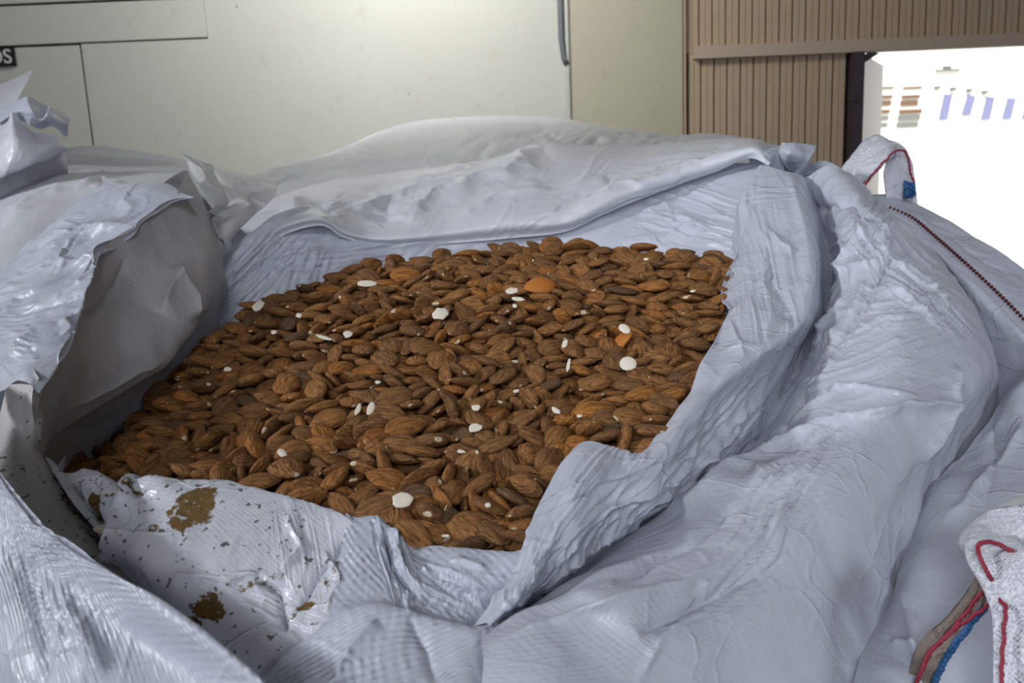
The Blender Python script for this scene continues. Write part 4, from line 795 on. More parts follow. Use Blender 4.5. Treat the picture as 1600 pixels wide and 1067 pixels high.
1694,1404,558,21,-8,-93,247,239,271,636,1827,364,-50,1,-41,223,236,210,2204,1284,554,61,62,33,233,204,238,2690,2179,783,-98,-20,-2,230,255,194,
1027,1538,543,13,98,-6,249,278,243,2459,2108,775,9,41,59,255,224,280,2506,1533,563,-26,-26,-16,252,278,211,1077,1344,531,-93,-13,35,226,216,190,
1693,1096,506,4,-32,-81,268,236,218,2858,2206,777,2,11,81,268,237,294,1900,2178,777,75,64,-2,266,239,262,2350,2117,756,53,-83,12,240,265,225,
1630,1920,678,-9,11,37,270,273,218,1334,1256,501,34,-56,-72,244,235,202,2265,3000,945,23,65,72,250,271,239,1429,2347,813,5,-6,-99,230,238,238,
601,1655,358,3,-9,10,233,239,184,2501,1725,640,79,-60,-6,242,221,204,2246,1897,675,-43,89,0,248,264,242,1685,1698,627,-4,1,44,216,241,176,
2038,1626,613,1,12,76,262,264,197,2825,2584,876,-17,92,19,243,269,255,2673,2080,730,93,-26,-3,235,255,256,2373,1601,618,35,92,1,255,230,204,
1014,2177,692,2,-98,17,235,233,205,2805,1520,607,0,34,94,260,257,221,1613,2063,754,5,-14,-69,255,244,250,1665,1903,714,1,5,85,253,225,229,
2977,2118,761,-89,-42,17,236,251,251,810,1362,399,-9,-12,18,250,220,237,1817,1667,634,-36,15,-52,242,266,260,750,1563,401,94,-6,23,249,226,193,
1684,1349,534,63,48,-5,217,236,193,1328,2389,810,-15,6,-87,258,262,255,1410,2271,793,98,18,-7,244,237,250,1547,2437,819,21,31,25,255,258,263,
1733,2080,758,7,-12,-88,238,252,210,1630,2208,775,12,-13,-80,242,266,237,2546,2028,735,-17,-16,64,260,283,198,2849,2145,754,19,19,96,224,218,239,
2892,2024,707,68,73,8,216,227,218,1055,1606,556,93,10,-1,251,272,220,2156,1456,562,5,-10,11,236,204,215,2270,1145,504,75,-63,-20,234,214,214,
1663,2571,846,-100,1,-1,263,278,213,2229,2698,892,14,-28,-95,265,251,272,2522,2384,844,-18,18,-22,263,254,220,2224,1975,704,-13,27,-93,265,274,241,
2660,2148,742,7,-11,-98,248,237,262,2027,1545,595,3,37,-3,254,252,193,1451,1631,608,-11,8,72,255,242,229,1885,1501,597,-14,5,72,242,236,192,
1873,1769,651,87,47,-11,265,274,223,2202,1517,572,-12,25,68,247,237,225,2071,1036,473,-1,81,27,242,226,199,2425,2754,904,14,-26,94,236,242,226,
1958,2519,861,-6,2,6,226,209,233,2522,2330,813,81,55,-13,279,258,306,1461,2042,741,6,-2,-48,236,252,179,2829,2036,722,56,83,-6,236,221,248,
2397,1835,657,-14,-7,-17,233,257,230,2511,1612,577,15,31,79,285,248,299,1383,1113,487,62,-26,-59,220,220,199,2147,2739,892,-3,5,69,283,317,299,
2617,2511,877,-38,92,-1,261,273,230,1992,2835,919,3,-95,-30,235,217,202,2878,2276,796,90,-41,12,256,226,278,1362,1347,527,-50,-84,-4,256,278,252,
3063,2151,754,-16,0,-16,227,238,189,1881,1718,624,-13,-5,-79,273,305,248,2145,1643,611,-8,-2,61,225,214,233,2242,1261,531,-19,-11,78,256,233,235,
1897,1119,480,-15,24,95,244,255,223,1435,2739,894,5,1,-7,253,269,195,2152,2280,780,-33,-14,8,241,267,207,1756,2060,729,13,-17,-97,248,231,214,
2258,1511,577,-50,16,-56,229,199,190,2103,1249,520,-2,45,78,237,209,183,2571,2878,933,-14,-7,-6,289,279,271,2157,2545,866,6,-11,63,270,238,241,
1136,2090,717,-17,-10,-93,249,277,223,2198,2473,817,45,-63,62,257,274,204,2820,1625,616,4,-19,-49,268,246,244,2742,2195,741,49,-12,-84,263,289,271,
2427,1765,648,-15,5,31,253,228,195,2438,1690,590,-9,-12,76,272,265,296,1566,1681,592,7,36,89,270,238,243,1197,2145,727,10,-25,-66,274,243,249,
2558,1257,554,-6,13,94,273,294,212,2585,2011,712,-14,-11,85,241,240,242,1461,1721,621,-24,94,23,217,232,206,2229,1777,633,77,-45,24,248,275,253,
1230,1566,572,-46,85,25,195,200,168,2809,2738,915,-48,-85,-21,267,249,261,3156,2435,858,40,-46,-74,270,245,212,2675,2249,794,-16,6,-5,246,272,217,
2653,1127,535,11,-16,-29,260,232,259,616,1528,322,-15,7,10,220,226,192,1633,1127,515,82,-39,-14,190,167,203,2290,2561,870,-4,-14,79,241,236,265,
1544,2076,730,6,7,68,239,247,210,1967,2013,728,-67,57,-42,240,212,262,2308,2097,727,5,17,88,257,280,272,2285,1802,659,53,53,54,260,233,196,
1470,2192,788,1,1,-51,245,220,232,853,2165,590,34,-49,-69,247,235,219,1108,2497,807,21,-97,0,261,273,253,1922,2938,944,41,10,49,265,257,257,
1416,2593,852,10,-2,-14,254,284,234,2058,2966,948,-10,99,-13,246,232,238,1773,2427,820,11,19,94,238,263,198,898,1885,543,-100,9,1,260,226,264,
2048,1965,727,-11,-8,62,257,255,199,1118,2062,662,15,61,-77,253,261,265,1825,2882,933,3,11,-99,241,262,210,1206,1340,487,-12,13,49,250,226,251,
2004,1215,502,6,-6,79,254,271,261,1503,2787,918,4,99,3,244,228,224,2224,2250,780,-21,-11,77,285,273,243,1525,2340,805,-11,7,-90,257,281,214,
1139,2340,767,43,10,56,253,222,261,2342,2265,785,-23,-95,18,233,258,189,2276,2113,767,14,-24,-95,208,233,199,2142,1522,587,-6,-31,34,233,261,203,
1272,1950,679,74,63,13,266,245,202,2362,2699,887,11,10,7,249,275,226,2762,2461,849,-16,16,11,236,250,220,3133,2259,792,-10,-12,49,263,234,232,
1802,2647,865,97,0,24,240,261,206,908,2154,634,38,-27,-88,255,246,277,997,1835,590,-4,10,-60,242,217,251,3031,2308,792,88,46,-9,252,274,208,
1664,2098,728,-13,-7,76,239,244,260,3009,2492,845,92,-36,2,247,219,268,2404,2177,760,-92,-22,26,234,203,205,1098,1702,592,2,-4,-45,226,232,203,
2074,1394,553,61,-76,2,237,247,185,2194,1021,455,-41,55,-25,215,189,236,2796,2512,858,92,-33,-5,256,280,251,1325,2585,857,-7,26,61,241,270,259,
2368,974,505,74,-52,2,261,263,249,1617,1070,494,16,-35,-37,242,253,237,3085,2720,923,26,5,53,213,238,218,2669,2467,861,-4,-10,48,241,235,220,
1690,2657,864,-100,-3,4,243,212,201,2732,2590,869,96,-23,1,248,256,247,2823,2107,740,88,-38,-16,240,219,201,1157,1858,642,7,100,1,209,197,189,
1798,1036,475,-16,1,47,258,237,245,2450,2542,853,-90,27,-6,268,244,281,2212,2157,758,8,17,58,279,263,259,2318,1405,562,38,-26,-84,238,265,217,
1317,1191,491,-66,-19,43,229,200,222,2530,2495,866,96,-22,-18,239,245,204,2149,2221,763,-18,-13,-58,282,280,233,1572,1757,639,76,-50,-24,232,204,206,
2858,1785,632,79,-50,34,239,249,214,1602,1728,603,21,95,-10,228,243,199,1889,2426,811,14,-20,87,271,303,210,2160,2112,739,-71,-70,7,236,256,227,
2129,896,444,15,-78,-12,247,223,250,2105,2599,855,3,1,47,262,273,286,1269,2531,844,6,-12,79,222,222,193,2546,2753,924,5,-10,10,240,230,190,
3077,2197,776,-6,3,-55,216,214,223,1606,1204,494,-97,19,-1,287,270,232,2662,2636,922,-6,-9,50,246,266,219,2171,2336,806,-25,-17,87,249,222,269,
2762,2689,906,-24,16,-38,231,245,202,1708,2275,754,54,17,3,289,304,283,2352,2012,692,-52,-53,58,274,278,249,1714,1526,578,-8,-9,13,197,200,174,
2091,937,419,34,-58,-37,269,287,215,2969,2224,770,54,84,2,244,254,232,1608,2281,803,-44,13,-59,260,265,198,1448,2143,747,-38,-19,60,290,256,235,
2292,2026,719,81,55,-11,228,246,181,2699,2889,945,-1,-5,94,246,259,197,2430,2656,888,-81,-58,2,254,235,246,1833,2838,898,-36,-7,-41,238,213,252,
1521,2018,701,16,18,54,248,229,253,667,1394,318,-91,-14,-28,265,249,208,2032,2604,870,57,79,-7,249,238,215,2071,2682,879,16,-22,91,245,222,208,
2708,2662,885,-12,4,56,268,281,287,1995,1302,527,-19,-4,-32,286,254,264,1796,1882,673,-1,20,-98,245,235,200,2454,2023,710,3,7,76,218,233,195,
2586,1605,595,4,0,-89,242,223,219,2949,2508,874,-67,74,6,244,233,186,2821,2343,798,2,-13,-92,278,282,295,1073,1837,622,46,-89,-3,259,257,253,
2688,2314,807,-3,1,-12,272,261,221,1574,2133,755,44,-89,14,260,241,231,1699,2903,929,78,48,-16,249,241,269,2337,1785,656,54,82,9,240,234,190,
3174,2340,814,86,-48,-12,238,220,193,1554,1136,490,5,-38,-92,267,243,284,2292,1323,538,3,94,-12,254,256,254,1568,2511,833,-2,-4,96,247,229,245,
1515,2202,762,-18,-14,71,246,265,211,1060,2221,721,-16,-8,-60,251,266,198,1484,1792,642,-6,-99,-8,239,245,220,1221,1720,596,-10,-29,-64,241,225,219,
1733,1352,549,-64,-51,35,241,218,208,2977,2355,799,95,28,-9,226,209,219,2903,2129,712,90,9,11,268,249,206,1671,1472,548,-10,-42,-4,248,234,256,
1885,1642,613,-21,17,96,233,236,222,1080,2413,784,4,-5,73,239,242,189,1960,2477,834,-6,3,30,256,223,207,1851,2591,829,4,58,-81,244,250,257,
2568,2151,744,1,-11,-90,247,216,257,1944,2137,756,-6,-16,69,202,183,218,1660,1982,713,25,-89,35,206,209,208,1673,2836,903,44,-38,-36,276,281,251,
1329,2129,741,-20,-3,-94,257,279,210,2232,2633,856,-23,-95,13,261,284,280,1668,2324,774,-46,35,-81,253,273,269,2921,2162,753,-8,4,-77,254,249,195,
2897,2559,858,-13,7,38,262,256,268,902,2090,597,-3,12,56,220,238,229,1159,1562,533,-30,18,94,222,244,222,3036,2762,904,-68,50,0,259,275,226,
2105,2373,816,-16,98,-12,244,244,242,1392,2164,743,71,-52,-42,244,257,249,2465,2401,825,-18,8,-65,290,255,226,2410,2275,793,-18,-21,70,215,189,218,
1768,1742,632,-18,-8,-87,259,249,196,2095,2154,761,37,-92,11,245,250,249,736,1703,394,7,-29,88,246,247,250,2267,1443,556,-7,-8,32,235,245,228,
1147,1802,624,-98,-6,-19,229,209,209,2620,2193,762,-27,-3,-80,240,224,209,1694,1649,598,-16,-98,10,246,250,260,2114,2460,827,-8,15,-40,259,251,250,
2077,1858,665,-93,37,-4,275,289,247,2956,2669,889,62,-77,7,251,262,264,1263,2157,729,4,9,84,229,199,240,2470,1293,556,-43,80,-41,238,212,237,
819,1574,436,55,-46,-24,250,216,192,2383,1121,506,12,36,-77,244,272,226,2682,2039,700,45,-81,12,247,264,220,1182,1999,671,5,16,92,220,196,180,
978,1286,427,15,-15,-49,227,216,228,2605,2691,918,-10,12,-78,233,259,249,1131,2183,720,7,-16,77,219,218,212,1124,1937,625,27,-26,44,250,249,210,
2454,1594,558,5,-2,74,236,251,222,1425,1964,687,-24,4,49,209,198,221,2623,1550,585,13,-95,27,219,210,186,1267,1771,593,92,-29,-5,221,216,242,
2160,747,424,13,-14,23,267,271,211,2282,2190,760,40,-7,-54,244,259,243,2159,3004,934,-16,9,8,270,300,206,888,1347,428,-16,-20,84,247,239,221,
1832,2194,750,0,9,58,253,262,274,2551,2212,762,-11,9,68,238,248,214,2668,1376,578,20,0,72,202,220,174,1427,1556,559,27,-91,22,240,251,216,
1771,1290,525,-19,14,-82,268,265,234,2389,1525,549,-83,-14,14,231,241,211,2896,1579,610,17,-69,-69,274,256,269,2327,2866,922,29,-93,-21,243,255,201,
1800,2481,829,-63,-77,15,260,258,203,2194,2796,917,-9,13,-64,237,216,241,1912,2289,784,-2,14,-78,229,239,228,1620,2032,714,9,-99,11,239,221,245,
2496,1963,666,12,-56,79,253,226,213,1190,2317,778,60,-80,-6,244,230,237,3083,2642,869,-20,-16,95,219,237,239,1626,2359,806,93,18,5,272,270,214,
1514,1428,536,73,-8,-60,249,215,271,2605,1743,634,-25,-95,-18,190,197,182,1646,1529,573,-9,20,-72,198,214,158,847,1713,454,-3,13,9,256,221,193,
2785,2900,933,8,10,-96,249,251,239,1653,2158,753,0,-18,-66,248,237,217,919,2029,588,-22,-3,-73,227,227,182,1167,2263,745,-4,-2,-75,224,249,208,
1694,938,444,13,36,-92,290,315,297,1049,2048,663,3,-26,35,236,254,198,641,1879,358,-45,-62,64,240,229,226,1970,1150,491,-11,-90,41,224,229,209,
2646,2971,966,1,16,23,245,269,264,1746,2615,833,96,1,-19,245,220,241,2478,2847,918,-12,2,-94,237,212,204,836,1829,475,17,-93,32,251,236,205,
1066,1912,628,12,20,-85,196,170,166,2917,1910,646,92,-30,-11,255,224,255,2480,1766,605,0,-22,90,250,263,254,2055,2764,900,0,-7,93,239,252,236,
2859,2643,888,5,-32,90,243,227,229,2114,2924,916,-23,18,-81,255,265,219,625,1746,353,-13,19,86,245,224,227,1721,2340,796,-43,25,-44,232,252,216,
1692,1846,668,96,-8,-14,213,195,232,1973,813,418,-22,42,-77,290,316,236,2397,3055,955,-95,-18,25,260,285,244,2479,2183,777,1,1,-35,236,241,236,
3047,2118,726,-10,3,32,255,251,227,1738,2241,766,41,-64,-63,239,222,182,1255,1372,515,-19,-7,51,232,229,174,2217,1162,480,0,-86,-43,265,282,286,
3088,2046,715,1,-28,95,258,261,241,952,2234,658,8,14,-18,269,281,244,1931,2068,732,56,-83,5,223,197,216,2365,1667,609,-8,-46,88,245,243,192,
2634,1213,531,-1,-11,94,243,210,258,2696,1826,655,-37,82,-34,220,218,196,2090,2001,702,-5,-7,-9,222,223,186,1740,2856,893,-8,-50,86,243,247,195,
3030,2683,902,91,-39,-6,260,280,197,2229,2944,941,-5,1,-72,226,251,200,1903,2515,835,29,3,67,230,240,195,3179,2286,770,23,-17,-93,277,298,210,
2662,1869,659,41,16,51,236,205,198,739,1312,336,16,-82,53,214,192,170,1621,2413,811,-30,-15,5,245,215,263,2407,2885,928,5,14,73,259,244,249,
1017,2359,731,-10,-6,13,240,250,190,1222,2485,817,17,93,-32,245,228,204,638,1948,377,-32,-24,36,251,233,191,3045,1980,689,-3,-2,-79,234,231,198,
2959,1810,650,21,9,90,216,197,198,1804,2029,714,6,99,-14,232,234,231,1928,2778,909,-91,40,-2,237,252,191,2363,2957,940,29,11,46,241,214,227,
2285,2656,879,-10,-5,-99,228,231,231,912,1779,510,-2,6,98,237,263,185,2487,2603,874,23,-21,-50,250,252,255,1692,2501,817,61,-66,-16,268,272,266,
1042,1109,446,-26,2,24,229,247,247,1652,2771,876,-8,-24,-34,231,229,210,1851,1467,560,7,0,-87,255,256,213,842,1490,409,85,10,-8,239,257,233,
2174,943,448,-22,30,-69,233,232,249,3206,2548,863,0,-21,93,250,217,217,1712,2154,756,26,-51,-60,250,231,252,1412,2677,866,10,-15,-91,231,226,207,
3190,2439,808,28,-52,-77,280,309,302,1195,1931,652,-32,93,-9,233,203,213,3116,2203,744,39,-24,-84,219,222,234,1896,1541,547,2,3,89,240,252,254,
2076,1510,561,0,-66,-49,223,228,186,585,1589,331,27,11,95,264,232,205,3237,2842,903,-1,-18,83,244,250,262,3201,2681,897,45,18,17,255,240,224,
2778,2410,823,6,17,93,259,273,261,1868,2636,872,-77,57,-28,216,236,180,1234,1266,497,-99,5,-9,229,221,173,2304,2345,787,-22,5,-39,233,209,240,
1613,2655,846,-42,-83,35,253,249,256,2952,2318,774,-36,-93,10,231,237,200,1230,2099,709,-17,-17,78,204,224,185,1789,1809,649,11,10,-99,255,245,239,
1021,1942,583,24,-1,-25,269,297,253,1836,988,447,-67,-55,18,268,259,233,2202,3056,950,-28,21,-93,228,247,232,750,2099,493,35,-87,-10,245,251,226,
1752,1714,605,-20,6,54,254,240,203,806,1292,386,-96,-28,-1,242,226,238,2641,2777,924,-72,58,-25,254,236,254,2314,2775,897,53,-33,-63,231,213,251,
2017,2572,838,-20,98,-10,236,244,217,945,1513,487,-12,-7,-84,208,211,212,1355,2048,691,-86,-5,31,269,294,205,1279,2113,693,-5,-30,-35,252,271,247,
2181,867,425,-17,-8,-64,204,176,196,1705,2424,802,-13,22,77,248,239,252,1902,2861,908,-32,11,93,236,246,254,740,1631,398,1,-9,36,219,231,236,
2731,1966,662,26,10,-44,281,309,302,967,2039,626,-13,6,-72,241,220,234,1992,1892,671,57,-30,-33,246,243,227,2258,2767,903,21,-26,26,212,230,202,
1906,2019,711,7,17,44,251,247,191,1487,2135,731,17,-37,-64,210,202,220,1450,1604,568,-25,13,10,256,263,260,1424,1836,629,8,-63,71,243,238,243,
2252,1026,468,78,-50,17,228,235,226,642,1491,305,-23,-3,-71,266,274,238,944,2308,680,-50,-7,51,238,244,207,2688,2448,828,92,29,7,227,236,176,
1606,1981,694,64,-75,2,232,219,185,1038,1410,504,-19,-14,73,227,253,200,2061,1155,487,23,22,40,252,272,192,1180,2560,820,-26,-8,25,243,268,267,
2049,2926,914,97,14,-18,242,231,249,1859,2251,773,-30,19,-69,248,227,219,1397,1476,559,-23,-27,62,197,196,195,1376,2276,758,1,17,43,239,227,203,
2800,1916,656,53,-74,-24,226,252,205,1719,1266,490,-8,-17,-94,287,290,312,2378,1785,616,-75,-33,10,244,220,245,2387,2077,689,51,-8,-10,227,227,175,
1523,1550,546,13,27,-95,250,224,260,2499,2700,884,5,-10,73,257,239,220,2379,2541,879,90,-44,-4,217,230,169,1079,2130,696,-71,-68,-12,215,210,226,
2546,1802,616,33,94,-5,238,218,256,1349,1176,469,59,63,4,250,276,201,2248,1687,606,6,9,-2,223,235,196,768,1921,459,29,-93,-19,225,207,225,
1775,1650,607,-17,9,30,196,207,215,1301,1434,526,11,15,88,229,228,175,2287,1259,510,7,-15,-76,249,230,200,1843,1164,479,-9,-4,17,232,207,245,
1888,2147,735,-2,-3,62,256,234,231,2363,1368,536,-4,28,-71,254,248,243,2479,3076,957,-9,-80,-55,223,246,236,2864,2869,925,10,16,43,248,263,203,
2568,2273,773,-10,16,65,208,203,197,1015,1754,563,7,-14,99,257,254,256,1711,1943,688,-5,-9,-62,238,248,240,1726,2009,701,-32,-89,30,229,235,247,
3127,2337,778,15,-1,26,255,255,257,1633,1620,577,-36,36,-69,247,218,259,1362,1531,533,12,2,4,270,273,268,1015,2095,664,-66,68,-31,241,212,240,
2963,2455,821,-20,-4,-3,266,271,219,2166,2014,693,86,49,10,265,242,213,1572,2614,836,65,74,-16,258,244,225,2913,1826,618,23,7,-89,228,204,222,
2625,2267,767,-44,-82,26,209,222,181,1758,2201,735,-73,54,-39,247,238,219,990,1694,527,9,18,41,220,200,169,569,1730,351,-49,-28,59,278,308,282,
2222,2882,909,-33,4,-94,249,229,241,1337,2665,863,-81,56,-16,242,224,192,1896,2711,866,30,9,-93,270,250,263,2988,2562,863,13,-9,-27,222,235,176,
2750,1672,613,-7,2,25,248,222,210,789,2086,532,25,14,76,273,276,250,2908,2381,796,13,-14,-83,249,253,242,1294,1915,640,-23,-43,50,256,276,261,
1440,1225,486,6,6,54,252,228,274,2353,2405,773,14,17,-61,282,302,257,1897,1316,531,-2,10,47,249,276,215,2285,1639,588,87,-40,23,253,246,212,
1530,1479,538,65,-39,-26,212,202,211,2795,2284,763,-9,-11,40,251,241,208,2016,2156,749,-17,8,39,252,250,254,684,1326,299,43,-8,90,258,225,215,
1444,2236,757,50,-86,-5,247,257,211,2019,2247,754,-6,32,-77,242,216,247,2612,1806,649,14,-13,-24,213,219,170,2671,1260,543,-27,-11,-57,229,230,247,
2227,2519,845,-25,10,96,201,205,187,2130,1002,459,31,13,57,277,269,246,1241,2246,723,27,-92,27,263,281,200,834,1638,431,16,-13,-54,260,225,246,
1770,1494,562,-6,10,-98,238,235,234,2345,2446,826,-5,1,-86,237,233,204,973,1361,451,-14,12,-90,254,253,240,3033,2309,748,-23,-5,9,250,258,247,
1919,1439,546,22,-9,-9,214,194,224,2457,2995,959,-84,-52,-5,257,286,259,2519,1671,608,3,-5,-50,239,219,206,1265,2454,799,-13,-22,-71,235,250,233,
2619,2646,876,89,-45,6,262,272,268,2201,1675,580,-1,6,36,218,221,220,899,1445,425,13,-11,-89,232,244,180,1791,2315,782,-47,-87,1,253,226,235,
2296,1562,549,4,25,-97,230,216,235,2864,2501,837,-1,-27,-14,206,196,208,1852,2715,882,23,-21,-61,233,220,185,1361,2331,786,-3,5,-84,220,213,197,
2425,2127,730,66,73,-17,251,264,257,1625,2828,888,33,-42,-48,213,188,204,1451,1092,475,11,-16,-10,260,285,261,1335,2228,741,-4,-9,-100,253,256,202,
2675,1725,618,67,69,-11,240,226,196,2373,2787,896,-8,28,-44,246,266,187,2506,2468,834,-22,3,-3,280,299,217,1138,2442,764,21,49,-79,243,245,239,
2211,2427,794,31,-91,17,262,252,249,1447,1492,529,96,22,-3,239,235,195,2437,1912,651,-7,-13,-69,252,247,190,2191,1733,606,57,5,4,269,252,255,
2222,1235,486,47,82,-33,242,263,226,1499,2297,773,-1,3,-79,218,216,216,2703,2412,806,88,39,-14,244,220,247,1934,1618,570,20,5,9,279,311,290,
2854,1682,596,-43,-28,-26,207,186,186,1962,2766,875,24,-18,-79,274,302,237,2780,2656,867,-31,2,43,236,259,209,2796,2231,735,-21,-9,75,257,280,201,
1181,1789,584,20,-9,49,241,269,243,1626,1323,489,24,4,-36,278,288,261,2322,1073,475,-20,-43,81,224,202,228,1530,1106,459,-18,-1,0,231,236,174,
1929,2600,857,-11,9,-39,246,221,221,2341,3022,936,21,-6,95,249,264,251,2291,2275,768,-53,-83,6,243,243,185,1335,2545,824,1,24,87,273,252,243,
1757,2405,776,-7,-15,2,252,256,219,1329,2474,806,21,-5,86,207,209,166,673,1781,357,15,-21,0,235,208,211,2024,1786,634,25,0,-60,267,263,257,
3155,2251,714,-2,22,-94,253,270,211,2281,2432,809,14,1,-47,229,211,208,3096,2864,923,-19,-97,15,232,242,186,1896,1382,561,8,-11,-22,269,296,246,
1517,2566,856,57,80,7,222,232,230,2756,2825,910,81,50,12,213,238,208,2533,2972,950,4,-16,55,245,255,263,1646,2487,805,45,14,81,239,258,237,
1446,2651,838,-92,20,-29,247,258,219,2700,2524,840,12,2,-92,269,246,235,2310,1728,625,-4,0,100,245,251,232,1430,1894,659,8,4,17,222,198,202,
2951,2762,901,7,9,-88,251,229,199,2234,1369,529,29,15,14,241,262,248,2564,2100,715,-99,-2,-11,225,202,211,1265,2360,757,-8,14,48,260,226,218,
2491,2100,717,11,-6,-75,210,211,187,2130,1133,481,2,2,-63,227,253,235,1923,1233,508,-2,9,-69,254,260,269,2039,1010,428,36,82,-45,276,266,233,
650,1653,355,9,10,-99,278,306,212,2301,2926,910,19,6,42,276,294,298,2688,2822,914,0,1,-67,233,229,243,1407,1763,627,-9,34,-75,243,263,264,
756,1791,412,82,-35,45,240,242,216,2033,2703,857,36,6,82,263,228,227,2166,2875,902,-22,21,-74,254,224,260,3120,2701,886,3,-10,-6,217,206,167,
1180,1681,571,8,20,43,254,277,214,2875,2270,742,6,-18,12,273,301,277,1628,1883,644,37,-92,6,263,272,279,902,1636,474,-18,-10,70,260,238,247,
1092,1586,533,-14,7,31,251,274,204,2020,2082,723,3,9,-75,253,243,228,1453,2078,709,-4,-5,91,254,232,206,1294,1837,620,60,-4,49,229,227,183,
1356,1980,648,22,1,41,250,222,267,2405,2331,759,18,-21,95,264,272,275,2434,2253,758,12,-6,-26,241,256,183,2150,1596,589,14,97,-11,216,186,165,
2581,1478,544,-48,-74,45,252,240,232,1994,1599,591,-8,7,-99,217,212,171,1846,2455,786,27,-4,24,263,241,270,2497,2052,686,17,-21,-68,240,261,205,
2212,1602,566,-7,0,99,284,280,289,2547,1245,496,8,-9,44,238,237,179,2103,2846,883,-2,-18,85,259,260,227,1903,1943,690,3,-7,-18,249,260,269,
2096,2550,819,92,-32,8,258,243,215,1830,1568,590,-11,25,-91,289,309,244,2005,1062,465,-8,-16,53,263,277,251,1506,1190,483,-10,14,40,276,241,249,
728,1465,340,-11,12,40,278,288,235,982,1461,471,58,-69,-30,247,259,263,1809,1994,684,-1,-15,-91,278,260,222,2734,2293,776,-10,-13,86,225,222,178,
2269,983,433,-3,9,-97,268,279,266,1971,2898,928,20,2,69,199,212,188,2350,2213,752,-4,-3,56,253,263,205,3251,2630,852,-12,32,-4,262,276,280,
1984,2312,776,78,-60,19,247,256,217,2400,1267,516,8,-16,47,255,260,267,2251,723,417,-90,-41,1,244,264,228,869,2052,525,-2,-26,87,269,282,263,
1346,1696,575,18,-8,63,282,304,262,2514,2813,885,-1,13,77,259,247,240,2503,1900,644,48,-19,-51,205,212,220,2148,1402,521,-19,36,-15,227,235,221,
1773,2489,791,18,7,33,252,280,222,1366,1607,553,-5,5,34,246,251,199,1521,2110,691,5,23,-85,282,263,276,2586,1569,551,22,3,35,251,220,236,
1068,2007,626,21,-9,-21,265,290,236,1676,1822,623,27,-19,-42,221,232,197,1706,1604,565,98,1,-15,237,228,205,3124,2592,831,4,-54,28,252,261,233,
1751,2561,809,13,5,1,248,222,224,2573,1725,601,-11,19,-13,258,263,255,2342,2604,856,-4,1,-19,235,211,246,2814,2807,913,-32,-80,-27,209,202,189,
1446,1409,506,19,2,-82,276,295,271,1947,1974,674,36,-35,-19,239,243,204,1258,1447,499,10,18,-57,232,231,198,2691,2230,757,-49,87,-3,218,239,191,
2283,1903,644,-81,57,-12,238,239,222,1282,1329,476,87,-45,-20,244,229,237,2212,802,403,-46,-47,59,275,240,244,1733,1785,604,5,23,-89,217,217,193,
2082,1381,503,26,94,20,261,281,234,2079,1636,563,22,3,-28,218,210,172,3062,2563,845,-83,-53,10,246,222,258,587,1436,276,-17,-28,85,247,260,228,
1863,2530,806,10,-26,93,272,252,255,3145,2769,884,-86,45,-23,228,230,222,1428,2749,852,24,2,-13,274,279,264,1455,2404,779,95,-2,27,262,277,244,
2410,1943,682,5,28,-94,236,211,187,3186,2519,826,-25,-3,-37,267,280,205,1585,1485,539,57,-4,-42,274,241,237,2323,1013,459,-32,-14,-80,209,183,200,
2018,951,428,-22,-6,93,243,224,241,1192,1427,492,15,1,64,258,226,264,1969,2055,678,18,7,-90,255,240,224,1801,1378,544,-36,-84,-35,260,249,246,
721,1521,357,90,10,-8,256,280,265,2930,2515,831,-12,-11,-73,254,238,263,2206,2369,769,-16,-12,20,264,288,218,2618,2090,686,-5,-21,98,218,211,230,
3096,2507,834,-20,38,-82,235,243,192,2999,2041,674,26,-24,-91,199,200,199,1953,1856,642,-28,14,-61,269,272,267,2038,823,413,-21,70,-58,231,208,189,
1364,1901,624,3,-5,23,261,291,214,1627,1143,467,-13,-24,-6,236,227,203,807,2158,525,-65,-65,-26,236,220,242,2951,2034,689,67,62,8,247,218,257,
1524,2749,864,52,-11,-41,268,252,224,1812,2113,723,2,-13,94,246,236,188,1434,2335,771,98,13,8,232,207,233,2634,2028,674,27,14,-10,229,216,242,
1646,1401,516,28,7,91,245,249,203,2500,2335,764,15,22,95,286,287,256,1666,1713,587,7,24,-93,258,241,221,2586,1952,657,8,27,-84,286,270,297,
2787,2016,669,26,10,-59,228,239,239,1581,1978,659,-99,8,12,274,285,245,735,2059,440,-70,70,13,251,218,189,1032,1176,435,98,-12,7,229,256,172,
1105,1732,558,20,97,15,260,224,207,2596,3027,953,16,79,59,225,252,223,1415,2521,841,30,-93,19,223,230,182,2029,2869,896,-20,-48,83,237,206,215,
1016,2326,692,3,-15,-78,284,298,287,2014,1346,491,-70,-69,-19,241,223,207,595,1585,283,-94,-32,6,277,249,260,2582,1864,631,-12,-24,96,258,243,238,
2361,2146,705,4,-22,57,237,215,258,1847,1272,508,-2,5,75,276,244,263,1852,1798,608,4,21,-93,252,278,197,1827,1961,653,-10,-1,99,210,233,220,
3226,2757,894,95,-31,-2,232,237,243,2042,2407,779,-6,2,42,287,303,305,1167,1499,518,-23,-10,62,247,276,260,2083,1694,619,6,7,-59,240,253,214,
2729,1736,613,14,-46,-58,217,243,223,2918,2089,688,-31,93,-11,244,253,190,2887,2511,795,7,2,91,252,232,232,1952,2190,720,-71,70,-10,264,278,263,
2647,2341,759,-9,-18,89,279,285,303,2142,1230,482,-14,-16,-68,251,265,275,1503,1357,510,-30,64,-70,229,237,215,1599,1834,620,-16,-98,7,212,200,211,
3051,2379,757,15,-4,96,231,222,247,2332,2308,741,2,-19,79,257,231,198,1834,2385,772,22,95,-19,227,228,221,1263,1709,576,90,34,8,236,241,197,
2450,1850,625,8,22,-97,280,265,222,1096,2295,719,-9,-22,81,253,228,197,1151,1864,601,20,-8,55,275,253,246,2838,2073,684,9,-7,-68,241,244,220,
